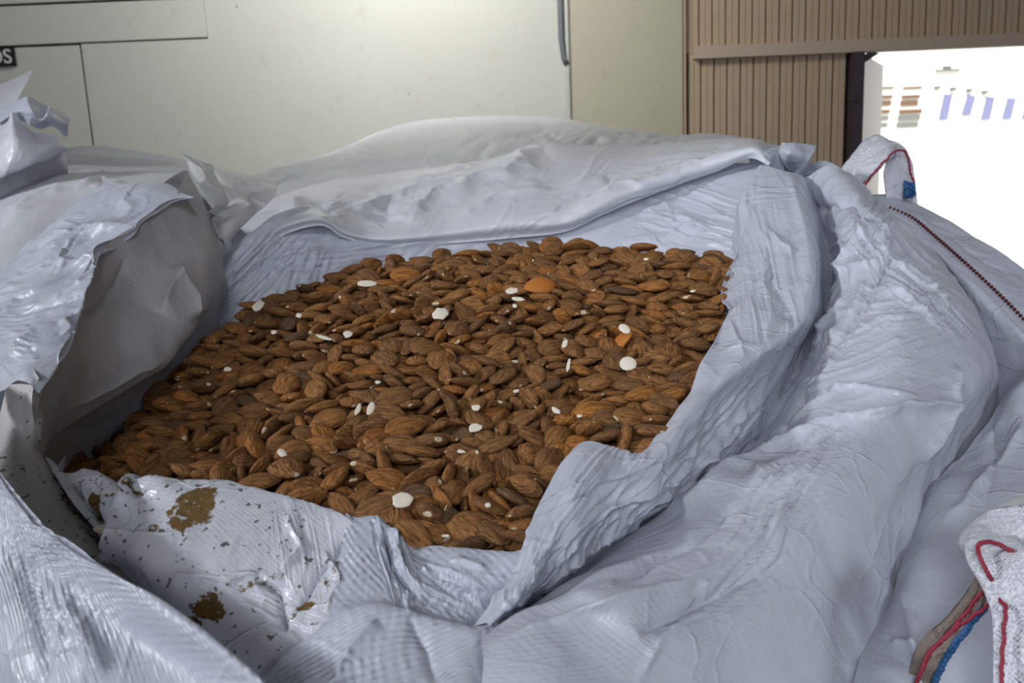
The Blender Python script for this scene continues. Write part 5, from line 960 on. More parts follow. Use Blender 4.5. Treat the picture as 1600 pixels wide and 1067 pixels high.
1120,1232,471,24,0,45,267,274,211,1886,1869,636,20,5,96,238,252,204,1208,2071,659,-12,-21,94,275,261,228,2348,1947,651,13,-3,97,263,264,214,
971,2066,584,-8,-19,89,274,297,210,1783,945,434,41,23,58,251,216,220,1305,2289,766,-6,5,-79,257,246,233,2429,1499,565,32,18,60,228,251,193,
744,1376,343,25,-13,56,249,258,187,1990,2965,916,4,24,-83,233,227,256,3005,2209,744,-4,-13,55,228,211,177,1018,1212,446,-28,-1,-3,196,199,161,
2583,2745,883,-15,6,-74,254,284,274,1882,2792,870,10,8,-94,264,294,242,1379,1448,515,77,63,-2,235,245,238,1067,1481,493,24,-8,25,276,272,289,
1853,2915,903,14,4,-94,231,248,249,2873,1995,662,6,3,-90,290,286,244,2163,2583,829,23,-26,-37,260,287,201,580,1709,300,-14,-3,99,240,258,239,
1723,2126,709,20,-40,-71,251,219,257,2683,1331,536,4,16,98,252,232,263,2569,2353,765,69,-69,6,221,192,204,1299,2028,650,4,0,8,234,260,184,
2680,1587,568,-2,-58,77,245,243,259,2118,1475,526,5,21,-80,248,261,224,815,1408,351,17,-37,-88,247,268,261,2219,913,401,11,-31,-32,271,276,288,
2482,2278,736,24,-3,2,256,228,230,2878,2782,909,13,-11,37,264,267,259,1404,2444,788,96,-17,22,289,303,283,2357,2523,845,-6,-3,-53,262,261,262,
1268,2614,837,9,-2,63,217,228,187,2422,2002,668,21,-2,53,251,277,275,3092,2397,791,39,-90,18,228,224,238,2309,1193,488,14,-20,-25,281,270,212,
1142,1651,541,5,5,-25,241,264,214,3278,2704,858,-89,40,-7,268,231,292,2211,1493,536,-18,98,-10,232,243,233,1678,2610,818,2,15,-73,227,238,186,
810,1351,345,-57,-20,7,236,245,211,2702,1482,557,41,-4,-35,235,255,214,2027,1705,584,12,5,-90,267,291,208,2037,1167,453,-6,11,-74,267,273,270,
3310,2766,875,-24,-92,8,244,269,189,1571,2227,743,-2,2,62,248,235,209,2620,2951,928,-45,-89,7,244,237,249,3075,2245,744,-10,24,-83,234,227,176,
1091,2386,735,-9,-26,95,288,254,301,2525,2431,798,18,97,3,247,254,245,2065,2481,797,-13,-7,-62,242,243,193,3114,2857,883,-18,-11,96,232,252,180,
1254,2543,812,14,-98,-11,192,211,176,1514,2204,713,3,-24,92,240,235,236,2142,1783,642,9,6,95,221,192,201,2112,2353,766,11,17,64,255,282,280,
1078,2474,760,41,1,71,234,231,190,860,1900,485,-75,-52,28,208,202,205,2594,2159,703,-5,-3,98,246,253,199,2026,1500,531,9,24,-76,224,199,192,
2478,1266,508,5,-15,32,244,260,262,1713,1143,462,15,38,-90,228,244,177,2332,2502,798,-4,18,-86,257,267,266,2086,2141,724,-4,0,-36,215,204,173,
1479,1201,446,5,-4,95,241,225,190,2088,1779,608,-2,-22,93,283,253,255,2117,1688,579,21,4,-45,253,252,204,1397,1263,462,22,1,18,252,255,232,
1497,2009,661,7,18,-40,230,237,226,958,1374,400,18,-3,43,252,251,258,2943,1765,609,-15,29,-94,290,252,272,2671,2727,893,6,-5,-83,230,216,249,
2104,2724,853,6,12,-10,231,232,232,1775,2917,903,-2,-6,37,235,230,253,2779,2137,701,21,4,-65,256,262,259,2475,2922,904,15,96,23,270,266,251,
2427,2991,918,24,4,-28,203,211,198,1025,2186,654,-43,-88,20,223,248,206,1958,1397,507,9,26,-83,238,233,229,1780,2735,854,0,1,91,246,266,210,
1609,1543,544,18,-4,-56,262,234,236,2786,1762,607,-49,83,-23,220,214,188,1947,1780,608,22,5,-39,254,264,256,1249,2313,728,-11,2,98,245,225,253,
1552,1792,604,13,1,73,224,209,209,2436,2427,778,16,-19,59,247,234,226,2130,1563,550,-4,-24,93,244,217,243,2245,2248,731,-3,-24,97,252,276,264,
1858,2073,694,-23,-29,8,223,233,209,2859,1876,628,-1,-14,77,231,246,203,1076,1800,577,26,-9,0,232,228,245,2573,2428,774,-6,-14,90,236,203,205,
1447,1315,487,-13,14,9,244,213,240,2113,1179,448,-57,81,-2,226,211,207,1825,2968,927,-6,-17,-98,226,198,187,2563,2814,912,10,-4,99,232,238,195,
1715,2781,872,11,-12,-70,255,229,240,2073,1223,509,84,-38,-17,232,203,219,1911,1063,472,-23,-2,-14,248,238,230,2199,2954,908,-11,-99,-3,231,229,197,
2650,1420,553,-7,9,-73,253,274,257,2999,1918,637,19,7,-60,256,282,225,2405,1463,529,5,19,-15,248,231,242,2275,2827,888,83,-39,-37,225,240,226,
3026,2003,656,-94,-35,2,210,217,199,2829,2462,808,37,92,-10,225,212,201,2729,2888,894,23,4,17,236,237,235,1687,2204,717,15,-23,89,229,238,192,
1258,1640,553,6,24,-96,244,264,259,954,1708,483,9,14,-68,266,291,234,790,2045,487,-22,-5,-81,224,214,207,2469,2199,725,-20,-38,42,213,237,207,
2647,1528,539,-1,22,-97,249,255,217,2211,1422,510,0,12,-67,231,248,196,1332,2184,702,25,3,2,267,256,279,2190,1287,488,16,-94,31,235,239,200,
2758,2368,777,-22,43,-9,234,209,227,2585,2235,723,-5,-20,87,229,200,214,1908,2313,745,4,24,-90,236,237,233,2551,1666,574,19,-2,-53,238,213,202,
1871,1389,508,13,4,-98,249,239,261,1791,2790,881,-13,-5,-89,254,252,245,2930,2874,905,-40,-34,65,276,243,257,2154,1872,658,10,6,-32,207,185,204,
2007,1993,692,-65,76,-6,211,212,192,2603,2507,832,10,-1,-46,275,287,260,1820,2659,831,76,63,13,239,208,192,1160,1991,631,-7,-21,87,234,232,205,
1234,1876,615,28,3,-60,281,254,279,2041,2794,867,20,0,-18,261,290,199,1590,2335,753,25,9,-7,266,265,268,2853,2185,716,22,-13,-3,262,291,244,
2709,1432,569,12,0,96,195,174,189,2158,2119,694,7,22,-51,227,223,210,2140,2429,780,-8,13,-12,252,272,209,2077,2635,826,21,-5,55,234,234,194,
1999,1967,652,1,-14,73,253,282,206,880,2137,553,23,2,19,240,226,257,2943,1977,649,5,14,-96,190,197,165,2113,1046,431,-1,57,-59,249,248,249,
1286,2423,772,-40,88,-25,257,269,242,1609,2184,712,-8,4,-21,231,237,213,1840,2330,750,2,-7,-78,231,205,175,1516,2277,729,6,23,-95,241,246,210,
1906,1020,438,-9,-17,92,233,240,194,2652,1912,639,24,3,11,233,210,217,1814,2261,727,13,4,47,218,227,175,3045,2197,709,24,10,29,226,205,245,
1668,2113,687,13,0,74,233,202,182,2269,2505,790,1,20,-76,202,176,189,2589,2493,786,12,97,20,213,230,168,698,1837,361,-7,-19,70,227,248,208,
2759,2108,727,-1,-29,91,197,173,176,910,1710,500,3,-2,96,229,203,187,2919,2650,843,83,44,11,248,267,246,1523,2697,854,-4,-58,76,249,256,190,
932,1238,383,-12,-20,94,265,233,218,1961,2473,788,21,3,16,266,291,248,1165,2232,700,7,11,-58,255,263,270,1716,2693,840,22,4,-36,233,239,197,
856,1293,366,-15,-54,60,219,234,165,1235,1973,635,26,4,-62,265,236,217,2357,2737,856,54,-84,-10,255,262,215,2257,2320,745,21,0,-38,232,233,218,
918,1959,525,13,6,-31,269,257,204,1248,2210,697,-2,2,17,226,197,215,1763,1576,579,19,6,-77,199,208,163,1407,1172,449,34,20,61,230,256,245,
1877,970,443,9,72,6,203,174,165,2896,2700,875,13,6,69,236,205,181,2785,1839,622,13,4,-93,252,278,232,2697,2132,699,-6,-27,95,230,199,252,
1599,2118,705,62,76,-20,234,212,206,2173,2207,718,15,-6,-69,210,182,231,2228,2163,708,-6,-1,34,239,230,241,2523,2750,857,-5,-6,56,216,212,215,
2600,2292,734,21,-3,-41,196,175,173,1664,2018,667,21,4,-48,250,270,229,1701,1917,653,48,-84,20,207,213,212,1947,1698,582,4,-22,79,201,206,195,
2865,2595,816,-1,-1,95,256,261,203,2953,2596,822,95,-23,19,216,207,203,2188,1072,434,38,-12,60,258,258,212,1435,2048,668,-1,17,-81,251,221,230,
2833,2346,748,8,8,-86,220,234,176,2801,2427,774,-65,-75,2,271,260,228,2286,1728,586,5,20,-83,206,207,163,2733,2316,742,-14,96,23,219,235,198,
1151,2315,713,-9,-23,96,249,215,191,2917,2738,850,-5,-17,92,231,241,183,2631,1793,612,0,-12,56,251,278,265,1880,1100,431,1,8,18,221,226,230,
3127,2148,700,7,-10,-66,274,260,290,3033,2827,912,17,-17,-22,213,229,180,2059,3017,925,-3,-24,97,225,214,202,2791,1413,556,4,-4,-45,251,276,273,
2161,2663,833,-4,-23,96,214,225,208,2643,2577,853,-3,3,-100,243,219,221,2760,2958,914,-37,-92,-1,227,197,244,2891,1644,583,-9,-17,-93,253,278,254,
1947,1469,523,25,3,-17,237,208,214,975,1636,499,12,-8,12,216,203,209,1619,2565,808,16,2,66,239,210,231,2247,1844,623,98,20,-6,243,218,221,
701,1970,397,-4,-22,73,257,247,203,2406,2481,818,46,0,-87,264,290,228,2247,1100,458,-58,66,0,210,183,195,1371,2684,831,-4,10,-74,219,234,221,
2848,1744,593,14,1,23,255,244,200,2061,896,407,-8,59,14,193,169,181,2282,2110,688,4,9,-25,219,200,189,1524,2469,789,54,12,25,212,218,228,
2346,1871,627,22,2,24,235,215,206,1914,2119,695,-4,-18,79,227,215,242,792,1728,399,36,-7,-45,250,238,274,2091,1981,659,-4,-24,96,231,239,240,
2582,2584,823,0,39,-70,273,247,215,2175,2305,738,-3,-20,98,222,234,181,1961,2393,771,40,19,41,236,221,185,2722,1375,549,-17,-3,-60,230,216,184,
680,1594,336,8,-2,42,253,266,204,2548,2033,670,15,5,-81,245,259,205,2269,920,386,26,2,-93,210,203,209,1211,2150,678,-40,92,-4,213,209,184,
2290,2012,665,14,4,-89,234,203,220,3190,2353,743,-51,81,27,249,262,250,2436,2115,690,1,-1,95,221,231,184,1690,1199,460,26,-1,13,284,250,293,
2610,1296,526,8,-3,69,215,194,228,1876,2223,717,13,6,-89,235,249,179,1726,1863,630,-14,-21,96,243,256,215,2088,2273,734,4,21,-72,222,219,227,
2418,1386,505,22,17,-64,225,218,195,1499,1842,614,73,67,14,205,215,193,2154,760,379,-17,-25,94,247,276,245,1016,1626,490,20,95,22,206,206,163,
2625,1340,495,-7,-20,88,239,233,262,1334,1793,589,7,14,-64,210,225,163,2642,2543,806,4,-22,76,230,227,242,1569,1618,572,-1,13,54,249,278,208,
3090,2796,898,-14,-14,77,260,282,258,3177,2839,869,4,-17,58,244,218,257,3095,2446,810,9,89,-45,223,202,236,2623,2391,805,2,-4,69,257,260,240,
2748,2758,889,-96,-22,-5,216,199,204,2523,2556,842,-1,-17,72,241,260,193,2238,2059,681,1,96,27,236,203,247,3001,2717,855,14,-19,-37,243,228,258,
1257,1180,469,3,1,45,247,226,269,1536,2404,770,-3,-6,-12,264,235,257,1464,2577,821,-82,51,-18,198,186,199,1624,2721,849,19,95,24,229,209,231,
2482,1433,528,-32,21,-39,237,256,214,1887,841,425,2,-23,-95,278,280,288,1500,1668,573,-52,-84,-3,255,231,245,1434,1959,646,99,14,-6,245,241,214,
1481,1763,594,1,-23,91,246,248,213,2324,1621,568,15,-12,-98,230,210,206,1793,2168,706,2,22,-83,243,217,225,2938,2203,715,20,1,-43,260,266,245,
2167,1941,658,-2,-24,-18,238,205,185,1893,2647,831,27,-3,31,211,185,230,2094,1914,639,16,96,23,227,226,216,2796,2554,809,7,-2,86,247,268,255,
2402,1182,487,0,-7,97,242,270,244,2480,1373,511,9,26,70,222,232,218,2054,736,402,-35,-8,-4,191,195,143,1732,1525,539,14,4,61,244,257,221,
1649,1090,461,61,75,1,238,232,190,1809,1857,625,4,23,-84,252,226,227,2541,1373,518,-61,64,-39,262,260,204,2952,2274,733,-12,-22,95,230,211,213,
2961,2446,779,-10,0,-46,227,197,217,2068,2108,689,22,3,20,251,225,210,2348,1407,509,6,20,-69,249,273,229,2154,2508,796,25,2,14,232,228,245,
1066,1363,468,55,-10,-53,255,240,232,2194,1895,633,4,21,-95,257,242,196,3032,2870,885,28,-7,16,222,202,230,1590,2064,677,-1,-6,33,237,222,225,
1393,1782,592,6,16,-64,234,204,184,1201,1215,470,-29,-14,17,259,227,212,3031,2255,722,26,-2,25,226,201,212,1787,1180,450,20,3,37,254,269,239,
1042,1556,490,-7,-21,93,234,211,199,3080,2075,677,3,19,-54,264,294,268,2116,2191,715,26,9,-69,222,226,237,2345,2832,877,11,-5,91,233,249,192,
3176,2662,850,15,-5,91,248,251,227,1815,1715,590,9,-23,54,238,225,197,837,1974,485,12,21,-69,235,219,250,1961,2854,885,24,-6,-12,222,210,221,
1406,2531,794,-9,-10,98,259,262,240,2605,1411,522,87,-39,-11,248,254,231,2338,1270,506,54,-42,-57,204,192,193,1135,1367,469,-1,-28,95,209,232,210,
1762,1359,497,14,1,46,247,261,228,1441,2169,696,6,-7,62,245,251,189,2904,2353,753,18,15,32,212,196,181,2448,2509,794,22,4,-39,250,249,216,
2322,2652,831,24,4,-5,224,224,216,2654,2451,780,4,24,-86,248,226,233,2364,1132,456,-22,4,-97,269,279,260,2399,2224,722,-24,-97,3,221,197,242,
1487,2343,744,6,16,-98,256,248,199,1904,1932,645,100,1,-4,214,191,225,1183,2373,742,-21,-29,88,248,261,216,3112,2310,731,-48,86,6,218,218,199,
908,1785,472,-3,-15,54,244,214,184,2818,2744,864,-12,17,-92,273,249,271,1982,2282,733,12,-1,79,231,234,190,2739,2077,683,2,-41,89,206,185,169,
596,1496,253,96,-25,-8,248,259,210,696,1568,301,-16,1,-97,224,194,203,1750,1092,436,13,-27,-74,217,234,186,1032,2265,669,16,-2,47,221,221,208,
2857,2679,847,32,17,60,260,243,251,2357,1701,583,21,4,-47,234,248,206,2234,1014,405,16,1,63,245,234,209,2875,2824,877,20,-2,-33,287,258,236,
2405,1313,487,25,-2,-24,239,220,258,1366,1337,476,13,3,-89,261,261,201,2150,976,400,15,4,-84,281,314,270,1844,2135,696,3,23,-87,215,210,205,
2790,2837,879,-2,-15,69,221,210,217,1342,2294,724,18,-4,34,267,259,203,2099,1848,622,8,23,-97,226,239,209,2028,939,387,-1,-7,39,242,221,230,
2560,1329,499,-23,89,-18,219,215,222,1777,1912,645,55,-1,7,208,198,188,2626,1642,567,25,4,-26,206,194,197,586,1347,302,-19,16,-91,255,274,275,
582,1446,327,1,-10,62,274,262,300,522,1568,276,-16,76,5,274,296,272,1563,2803,873,3,0,96,260,268,280,2063,680,418,-30,92,-25,221,230,223,
2433,2840,890,-68,-72,11,262,286,250,2284,3064,938,24,4,25,224,233,190,2396,2650,849,76,-60,-1,255,274,211,532,1654,292,21,-11,-55,254,232,202,
2279,2515,830,66,74,5,225,232,203,2626,2892,903,73,-67,13,210,209,210,2703,1543,577,39,-3,19,192,173,164,1998,2135,698,24,-4,22,247,214,225,
2219,2575,816,0,-22,80,243,228,266,2316,1493,529,9,-3,97,242,219,200,1544,1898,642,-11,6,-93,264,292,255,2527,1468,535,-25,-42,77,256,238,210,
896,1346,390,-3,-22,48,267,288,216,1819,902,453,-6,0,32,208,229,209,2011,2541,803,2,100,0,218,208,228,978,1878,546,6,-27,79,267,238,256,
775,1992,450,-1,9,-85,252,233,191,2377,2906,895,-74,-66,1,227,215,187,661,1704,334,23,-11,-52,249,249,246,1612,1019,461,-2,6,17,220,203,206,
1318,2076,676,-2,12,40,237,204,190,767,1629,373,-6,-2,61,241,253,243,564,1371,237,70,24,66,245,212,215,1507,2633,824,12,-9,80,224,220,238,
2860,1527,565,1,6,-52,202,212,221,2524,2202,720,-7,-7,65,250,228,264,601,1804,295,3,20,-92,242,215,243,1974,2701,845,12,0,-89,212,194,226,
2691,2941,914,-15,49,-66,239,212,209,2179,1336,498,97,-16,1,227,215,234,2096,872,396,-63,50,-59,228,211,191,923,2208,598,-98,-17,-6,254,261,274,
1085,1253,440,-1,14,-80,273,260,291,2729,1630,571,-95,18,0,267,254,284,2195,2727,849,3,8,-42,241,250,192,1611,1248,467,24,-5,-2,269,255,235,
2965,2815,875,3,-20,62,257,226,273,1937,946,441,-12,-44,81,242,244,186,2310,1802,610,9,24,-94,243,228,200,987,1793,523,25,-1,-31,224,239,224,
1199,2488,768,4,9,-14,251,222,244,2273,2720,853,3,-21,66,238,223,258,2790,2636,833,-2,-9,-88,248,235,201,2221,2806,872,4,15,-58,263,278,221,
2998,2643,841,-12,-13,-51,257,281,251,1094,2210,686,5,0,81,247,271,250,3203,2585,832,10,13,12,240,225,186,2259,832,406,8,-21,-62,227,213,184,
2917,1707,590,-13,-14,-13,215,192,173,548,1578,213,-16,-18,-25,243,263,230,1558,2555,803,-81,56,16,246,212,215,759,1899,412,11,13,-79,236,251,178,
2001,2633,823,19,-5,67,216,216,171,3274,2842,867,-13,-38,82,235,207,244,1386,2602,810,5,-97,-25,226,220,233,1793,1439,528,-20,7,-97,249,253,262,
1056,1682,533,0,-25,75,220,229,224,944,1527,427,8,3,-22,240,246,206,2568,2864,885,-1,-20,88,239,225,201,2704,1807,615,71,69,11,222,245,211,
1191,1294,461,-59,-74,28,210,224,179,3078,2526,795,18,6,68,265,232,282,1357,2378,753,25,1,-15,257,269,276,850,1567,408,12,1,-88,236,226,177,
1926,2982,918,4,25,-87,215,204,225,1429,1697,573,8,17,-73,252,259,194,828,1792,430,-13,-19,91,271,294,210,2732,2500,799,31,92,20,281,281,282,
1714,1431,519,2,-2,-54,238,264,232,1491,2531,793,-1,-13,66,245,257,201,1762,2345,749,7,6,-98,247,267,188,533,1631,243,-4,-34,44,229,249,247,
1143,2541,770,18,-2,32,238,231,182,1808,1615,565,23,3,-11,250,279,257,2766,1553,559,77,-61,13,237,217,186,2254,842,363,3,6,-92,274,239,229,
2507,3022,929,-1,24,-97,234,252,217,2721,2802,870,4,12,-35,236,251,209,2441,2711,852,3,-4,86,268,241,262,2842,2909,898,24,4,16,234,219,222,
2644,2828,880,17,2,51,235,239,245,2709,2658,835,8,1,89,247,229,244,1935,2584,815,-1,-12,64,270,260,223,1547,1316,495,57,-23,-6,237,217,196,
1315,2649,813,7,15,-63,246,233,196,2761,1698,579,-83,55,12,205,225,164,1014,1241,402,64,-72,-26,242,256,239,2979,1839,618,-9,-20,89,238,247,197,
3004,2547,805,2,27,-90,268,240,288,2525,2665,844,-6,-6,-52,256,272,224,2311,1071,424,20,4,41,272,258,255,937,1449,410,1,-3,-97,243,253,255,
1293,1572,547,45,14,64,230,247,243,2963,2389,763,-13,7,-26,221,212,194,3149,2489,778,2,21,-78,281,295,234,1877,1697,581,9,3,-92,209,233,194,
2055,2041,674,27,-3,6,250,234,218,1252,1272,460,48,76,40,238,228,203,2456,2783,866,22,97,-7,225,217,178,2212,1989,659,20,5,-60,246,273,219,
980,2149,612,2,3,5,248,264,214,2554,2955,910,-1,-12,64,209,213,214,2881,2445,775,7,6,-14,235,203,197,2507,2396,768,96,9,-10,209,185,167,
2756,1491,541,-13,-54,80,241,238,247,1634,2265,736,-8,33,-60,233,226,201,2661,3006,921,-55,81,8,218,241,180,1606,2440,771,17,4,-79,199,209,173,
968,1582,466,39,89,7,221,227,226,1890,913,430,-2,33,87,234,224,244,3073,2691,839,-6,-23,88,290,295,224,1760,2071,682,4,22,-97,277,275,236,
3028,2801,865,26,-2,51,207,194,223,1658,2396,765,-18,98,1,244,210,224,1752,1007,412,5,3,67,290,284,284,662,1420,276,9,17,-74,241,257,187,
2646,2643,831,15,3,72,238,204,239,2449,2601,822,-83,-52,3,248,233,260,2667,1688,590,-8,-7,-86,249,256,218,2280,2419,769,2,-19,67,206,178,193,
1959,1292,480,-4,-11,67,246,212,236,2706,2389,764,7,7,79,207,204,225,573,1523,202,-12,-24,91,219,226,223,2305,1335,488,-3,-21,95,243,227,207,
715,1725,345,26,-4,-32,256,239,237,782,1567,346,6,22,-94,246,238,251,1325,1397,493,-2,2,18,250,246,214,3016,2480,792,-8,-27,-20,202,220,171,
2710,2580,817,13,24,-96,220,224,242,2278,1437,513,4,15,-54,250,231,191,2301,2586,813,-3,-21,96,246,265,202,2163,817,357,-3,-17,78,262,256,252,
2749,2723,846,19,7,25,217,215,164,1374,2117,690,97,-11,-12,250,221,251,2146,836,403,-10,-6,-81,260,266,213,1113,1428,484,8,25,-93,248,216,256,
2018,861,372,-5,-29,95,250,251,258,1420,2249,721,3,9,-83,255,222,238,591,1435,226,-10,-5,-56,255,244,248,3145,2723,840,-58,78,26,229,211,246,
1156,1261,441,8,16,-58,227,198,211,1958,891,396,23,-36,-74,278,301,225,1811,1544,543,24,8,-19,230,230,203,3197,2728,864,-2,8,-56,198,171,198,
1567,1181,448,4,25,-91,221,205,236,1229,2540,781,9,1,97,218,217,178,1069,1868,585,20,0,20,240,231,180,1007,1324,414,16,22,-83,256,243,222,
2096,1304,482,5,25,-97,237,238,215,1314,2511,781,23,2,-48,230,237,236,768,1459,306,11,19,-92,245,272,217,2159,1124,436,-3,22,-94,249,247,238,
1958,1140,440,-96,-6,10,208,212,226,1749,1678,574,22,-2,-17,217,187,166,1743,1983,656,-1,-8,83,246,228,188,1060,2118,648,14,-1,50,256,246,207,
2666,2222,719,3,-10,63,268,296,208,870,1389,347,11,15,-98,253,282,193,1265,2594,797,10,15,-43,223,241,192,3040,2444,768,1,23,-95,221,204,190,
2610,1256,483,8,-20,-48,257,240,260,1893,1321,485,15,6,-95,238,265,200,1134,2131,669,89,44,9,235,203,249,2036,1583,551,20,6,-47,242,271,187,
2964,2340,741,1,4,-96,191,171,148,1576,1408,504,8,20,-68,248,226,196,2589,2709,844,6,0,88,231,221,183,1890,2030,671,4,24,-81,219,209,234,
2046,2331,747,17,6,43,252,240,199,704,1642,318,18,2,28,243,242,239,1307,1226,444,-2,-13,53,229,217,207,2021,1866,625,-53,83,3,226,197,198,
713,1507,291,34,6,5,230,223,231,3170,2625,810,7,-1,96,257,249,216,1880,1242,469,12,-99,0,243,245,263,902,1625,429,-5,-17,63,246,238,213,
2656,2748,855,1,-4,52,235,259,189,1683,1069,426,5,7,79,253,236,273,2684,1255,494,57,76,-31,262,257,225,1515,1271,476,18,26,-95,255,220,260,
2046,2205,710,-74,64,4,210,191,164,911,1875,501,-75,-60,-28,202,205,216,3048,2615,814,-6,96,26,221,191,216,2379,2589,815,21,3,-67,231,201,216,
1672,1564,544,11,-1,78,206,212,170,917,1291,354,24,-9,-19,255,267,244,3003,2125,688,6,-5,21,237,255,197,2826,1514,533,5,15,-54,248,264,189,
2818,1630,567,-3,-19,77,222,191,242,948,2286,630,16,2,47,227,201,233,2295,1143,442,23,4,32,256,231,247,873,1699,428,96,27,10,209,194,178,
1233,1570,532,30,5,-44,225,205,245,3136,2390,753,24,7,33,224,201,237,2029,1255,470,3,-4,-4,221,239,229,3212,2707,827,2,-13,76,231,241,196,
2514,2136,692,9,3,-10,207,208,163,2011,1086,424,4,-24,96,249,214,210,1806,1069,428,2,-7,-64,238,213,249,2514,2530,799,16,-3,-60,224,228,204,
2198,1200,450,17,2,15,229,241,174,1866,1166,443,6,3,-94,238,207,183,1212,2421,745,-6,-22,90,222,195,177,3090,2769,851,12,2,86,210,197,204,
2366,1234,463,3,-18,68,263,232,213,2079,1089,431,35,3,82,207,216,156,2168,1814,612,4,22,-80,230,202,197,627,1607,257,-7,-5,97,231,246,204,
2091,816,355,20,7,-86,241,223,204,1809,1289,475,6,15,-59,214,211,193,1918,969,395,-62,-77,2,247,217,234,853,1541,375,16,4,-93,220,224,174,
3234,2793,852,15,5,78,233,222,246,1947,1048,419,25,6,-56,249,242,261,2290,1267,470,0,-19,90,243,242,196,
], dtype=float).reshape(-1, 9)
AL = np.concatenate([RAW[:, 0:3]*.0002 + np.array([-.45, .35, 1.25]), RAW[:, 3:6]*.01, RAW[:, 6:9]*.0001], 1)
ORANGE = plain('bright_almond_skin', srgb(172, 104, 36), .6, nscale=160, namp=.3, bump=.3)
NI = 300; AS = np.array([1.14, 1.22, .96])
def q_of(r):
    x, y, z = r[3:6]; return Quaternion((math.sqrt(max(0, 1-x*x-y*y-z*z)), x, y, z))
for i, r in enumerate(AL[:NI]):
    o = bpy.data.objects.new('almond', PM[i % 8]); COL.objects.link(o)
    o.location = r[:3]; o.rotation_mode = 'QUATERNION'; o.rotation_quaternion = q_of(r); o.scale = r[6:9]*AS
    tag(o, 'whole brown skin-on almond lying in the heap inside the open bag', 'almond', 'whole almonds heaped in the open bag')
V = []; Fc = []; LC = []; RN = []; off = 0
for i, r in enumerate(AL[NI:]):
    v, f = PROTO[i % 8]; Mx = np.array(q_of(r).to_matrix()); w = (v*r[6:9]*AS) @ Mx.T + r[:3]
    V.append(w); LC.append(v); RN.append(np.full(len(v), random.random())); Fc += [tuple(k+off for k in q) for q in f]; off += len(v)
V = np.concatenate(V); me = bpy.data.meshes.new('almond_heap'); me.from_pydata(V.tolist(), [], Fc); finish(me, np.concatenate(LC), np.concatenate(RN))
tag(link('almond_heap', me), 'mass of brown almonds filling the open bag between and behind the nearer ones', 'almonds', kind='stuff')
SPECIAL = [(827, 416, 'bright orange almond lying flat near the far crest of the heap', 1), (963, 545, 'orange almond just above the round white half almond on the right', 1),
 (785, 838, 'large ribbed almond at the very front edge of the heap, against the liner', 0), (420, 750, 'oval almond at the front left, touching the top of the dusty liner', 0),
 (215, 690, 'plump almond at the left end of the heap, beside the dark hollow', 0), (700, 708, 'long almond in the lower middle of the heap, pointing towards the front', 0)]
IND = [o for o in COL.objects if o.name.startswith('almond') and o.get('category') == 'almond']; used = set()
PXY = np.array([project(np.array(o.location))[:2] for o in IND])
for (px, py, lab, org) in SPECIAL:
    dd = np.hypot(PXY[:, 0]-px, PXY[:, 1]-py); i = int(np.argmin([q if k not in used else 1e9 for k, q in enumerate(dd)])); used.add(i)
    IND[i]['label'] = lab
    if org: IND[i].data = IND[i].data.copy(); IND[i].data.materials.clear(); IND[i].data.materials.append(ORANGE)
def Zs(x, y): return H-0.2185+0.26*(y-.484)+0.004-0.4*max(0, abs(x)-0.1)**2
# dark brown underlay closing the gaps below the loose layer
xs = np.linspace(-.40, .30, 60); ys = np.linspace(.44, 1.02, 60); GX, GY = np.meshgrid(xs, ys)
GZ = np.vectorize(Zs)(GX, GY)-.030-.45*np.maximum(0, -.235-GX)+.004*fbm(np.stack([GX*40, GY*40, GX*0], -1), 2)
idx = np.arange(3600).reshape(60, 60); f = np.stack([idx[:-1, :-1], idx[:-1, 1:], idx[1:, 1:], idx[1:, :-1]], -1).reshape(-1, 4)
# (kept only where the pile is)
PB = [(-0.3426, 0.6112), (-0.2546, 0.5453), (-0.2445, 0.5565), (-0.2073, 0.5439), (-0.1693, 0.5272), (-0.1232, 0.5076), (-0.1018, 0.4918), (-0.0791, 0.4880), (-0.0612, 0.4684), (-0.0378, 0.4647), (0.0019, 0.4560), (0.0235, 0.5112), (0.0399, 0.5442), (0.0643, 0.5626), (0.0919, 0.5511), (0.1289, 0.6073), (0.1626, 0.6861), (0.2021, 0.7767), (0.2282, 0.8954), (0.2370, 0.9388), (0.2110, 0.9362), (0.1662, 0.9360), (0.1283, 0.9437), (0.0437, 0.9804), (-0.0589, 0.9626), (-0.1120, 0.9425), (-0.1626, 0.9168), (-0.2307, 0.8630), (-0.2766, 0.8011), (-0.3031, 0.7853), (-0.3267, 0.7476), (-0.3554, 0.6866)]
def inside(x, y):
    r = False
    for i in range(len(PB)):
        x1, y1 = PB[i]; x2, y2 = PB[(i+1) % len(PB)]
        if (y1 > y) != (y2 > y) and x < (x2-x1)*(y-y1)/(y2-y1)+x1: r = not r
    return r
PB = [(.96*(a+.05)-.05+(-.012 if a > .05 else 0), .97*(b-.72)+.72) for a, b in PB]
f = [tuple(q) for q in f.tolist() if inside(GX.ravel()[q[0]], GY.ravel()[q[0]])]
me = bpy.data.meshes.new('almond_underlay'); me.from_pydata(np.stack([GX, GY, GZ], -1).reshape(-1, 3).tolist(), [], f)
tag(link('almond_underlay', me, plain('almond_dust', srgb(60, 38, 20), .95, nscale=200, namp=.5), None, True), 'dark almond dust and crumbs seen in the gaps between the almonds', 'crumbs', kind='stuff')

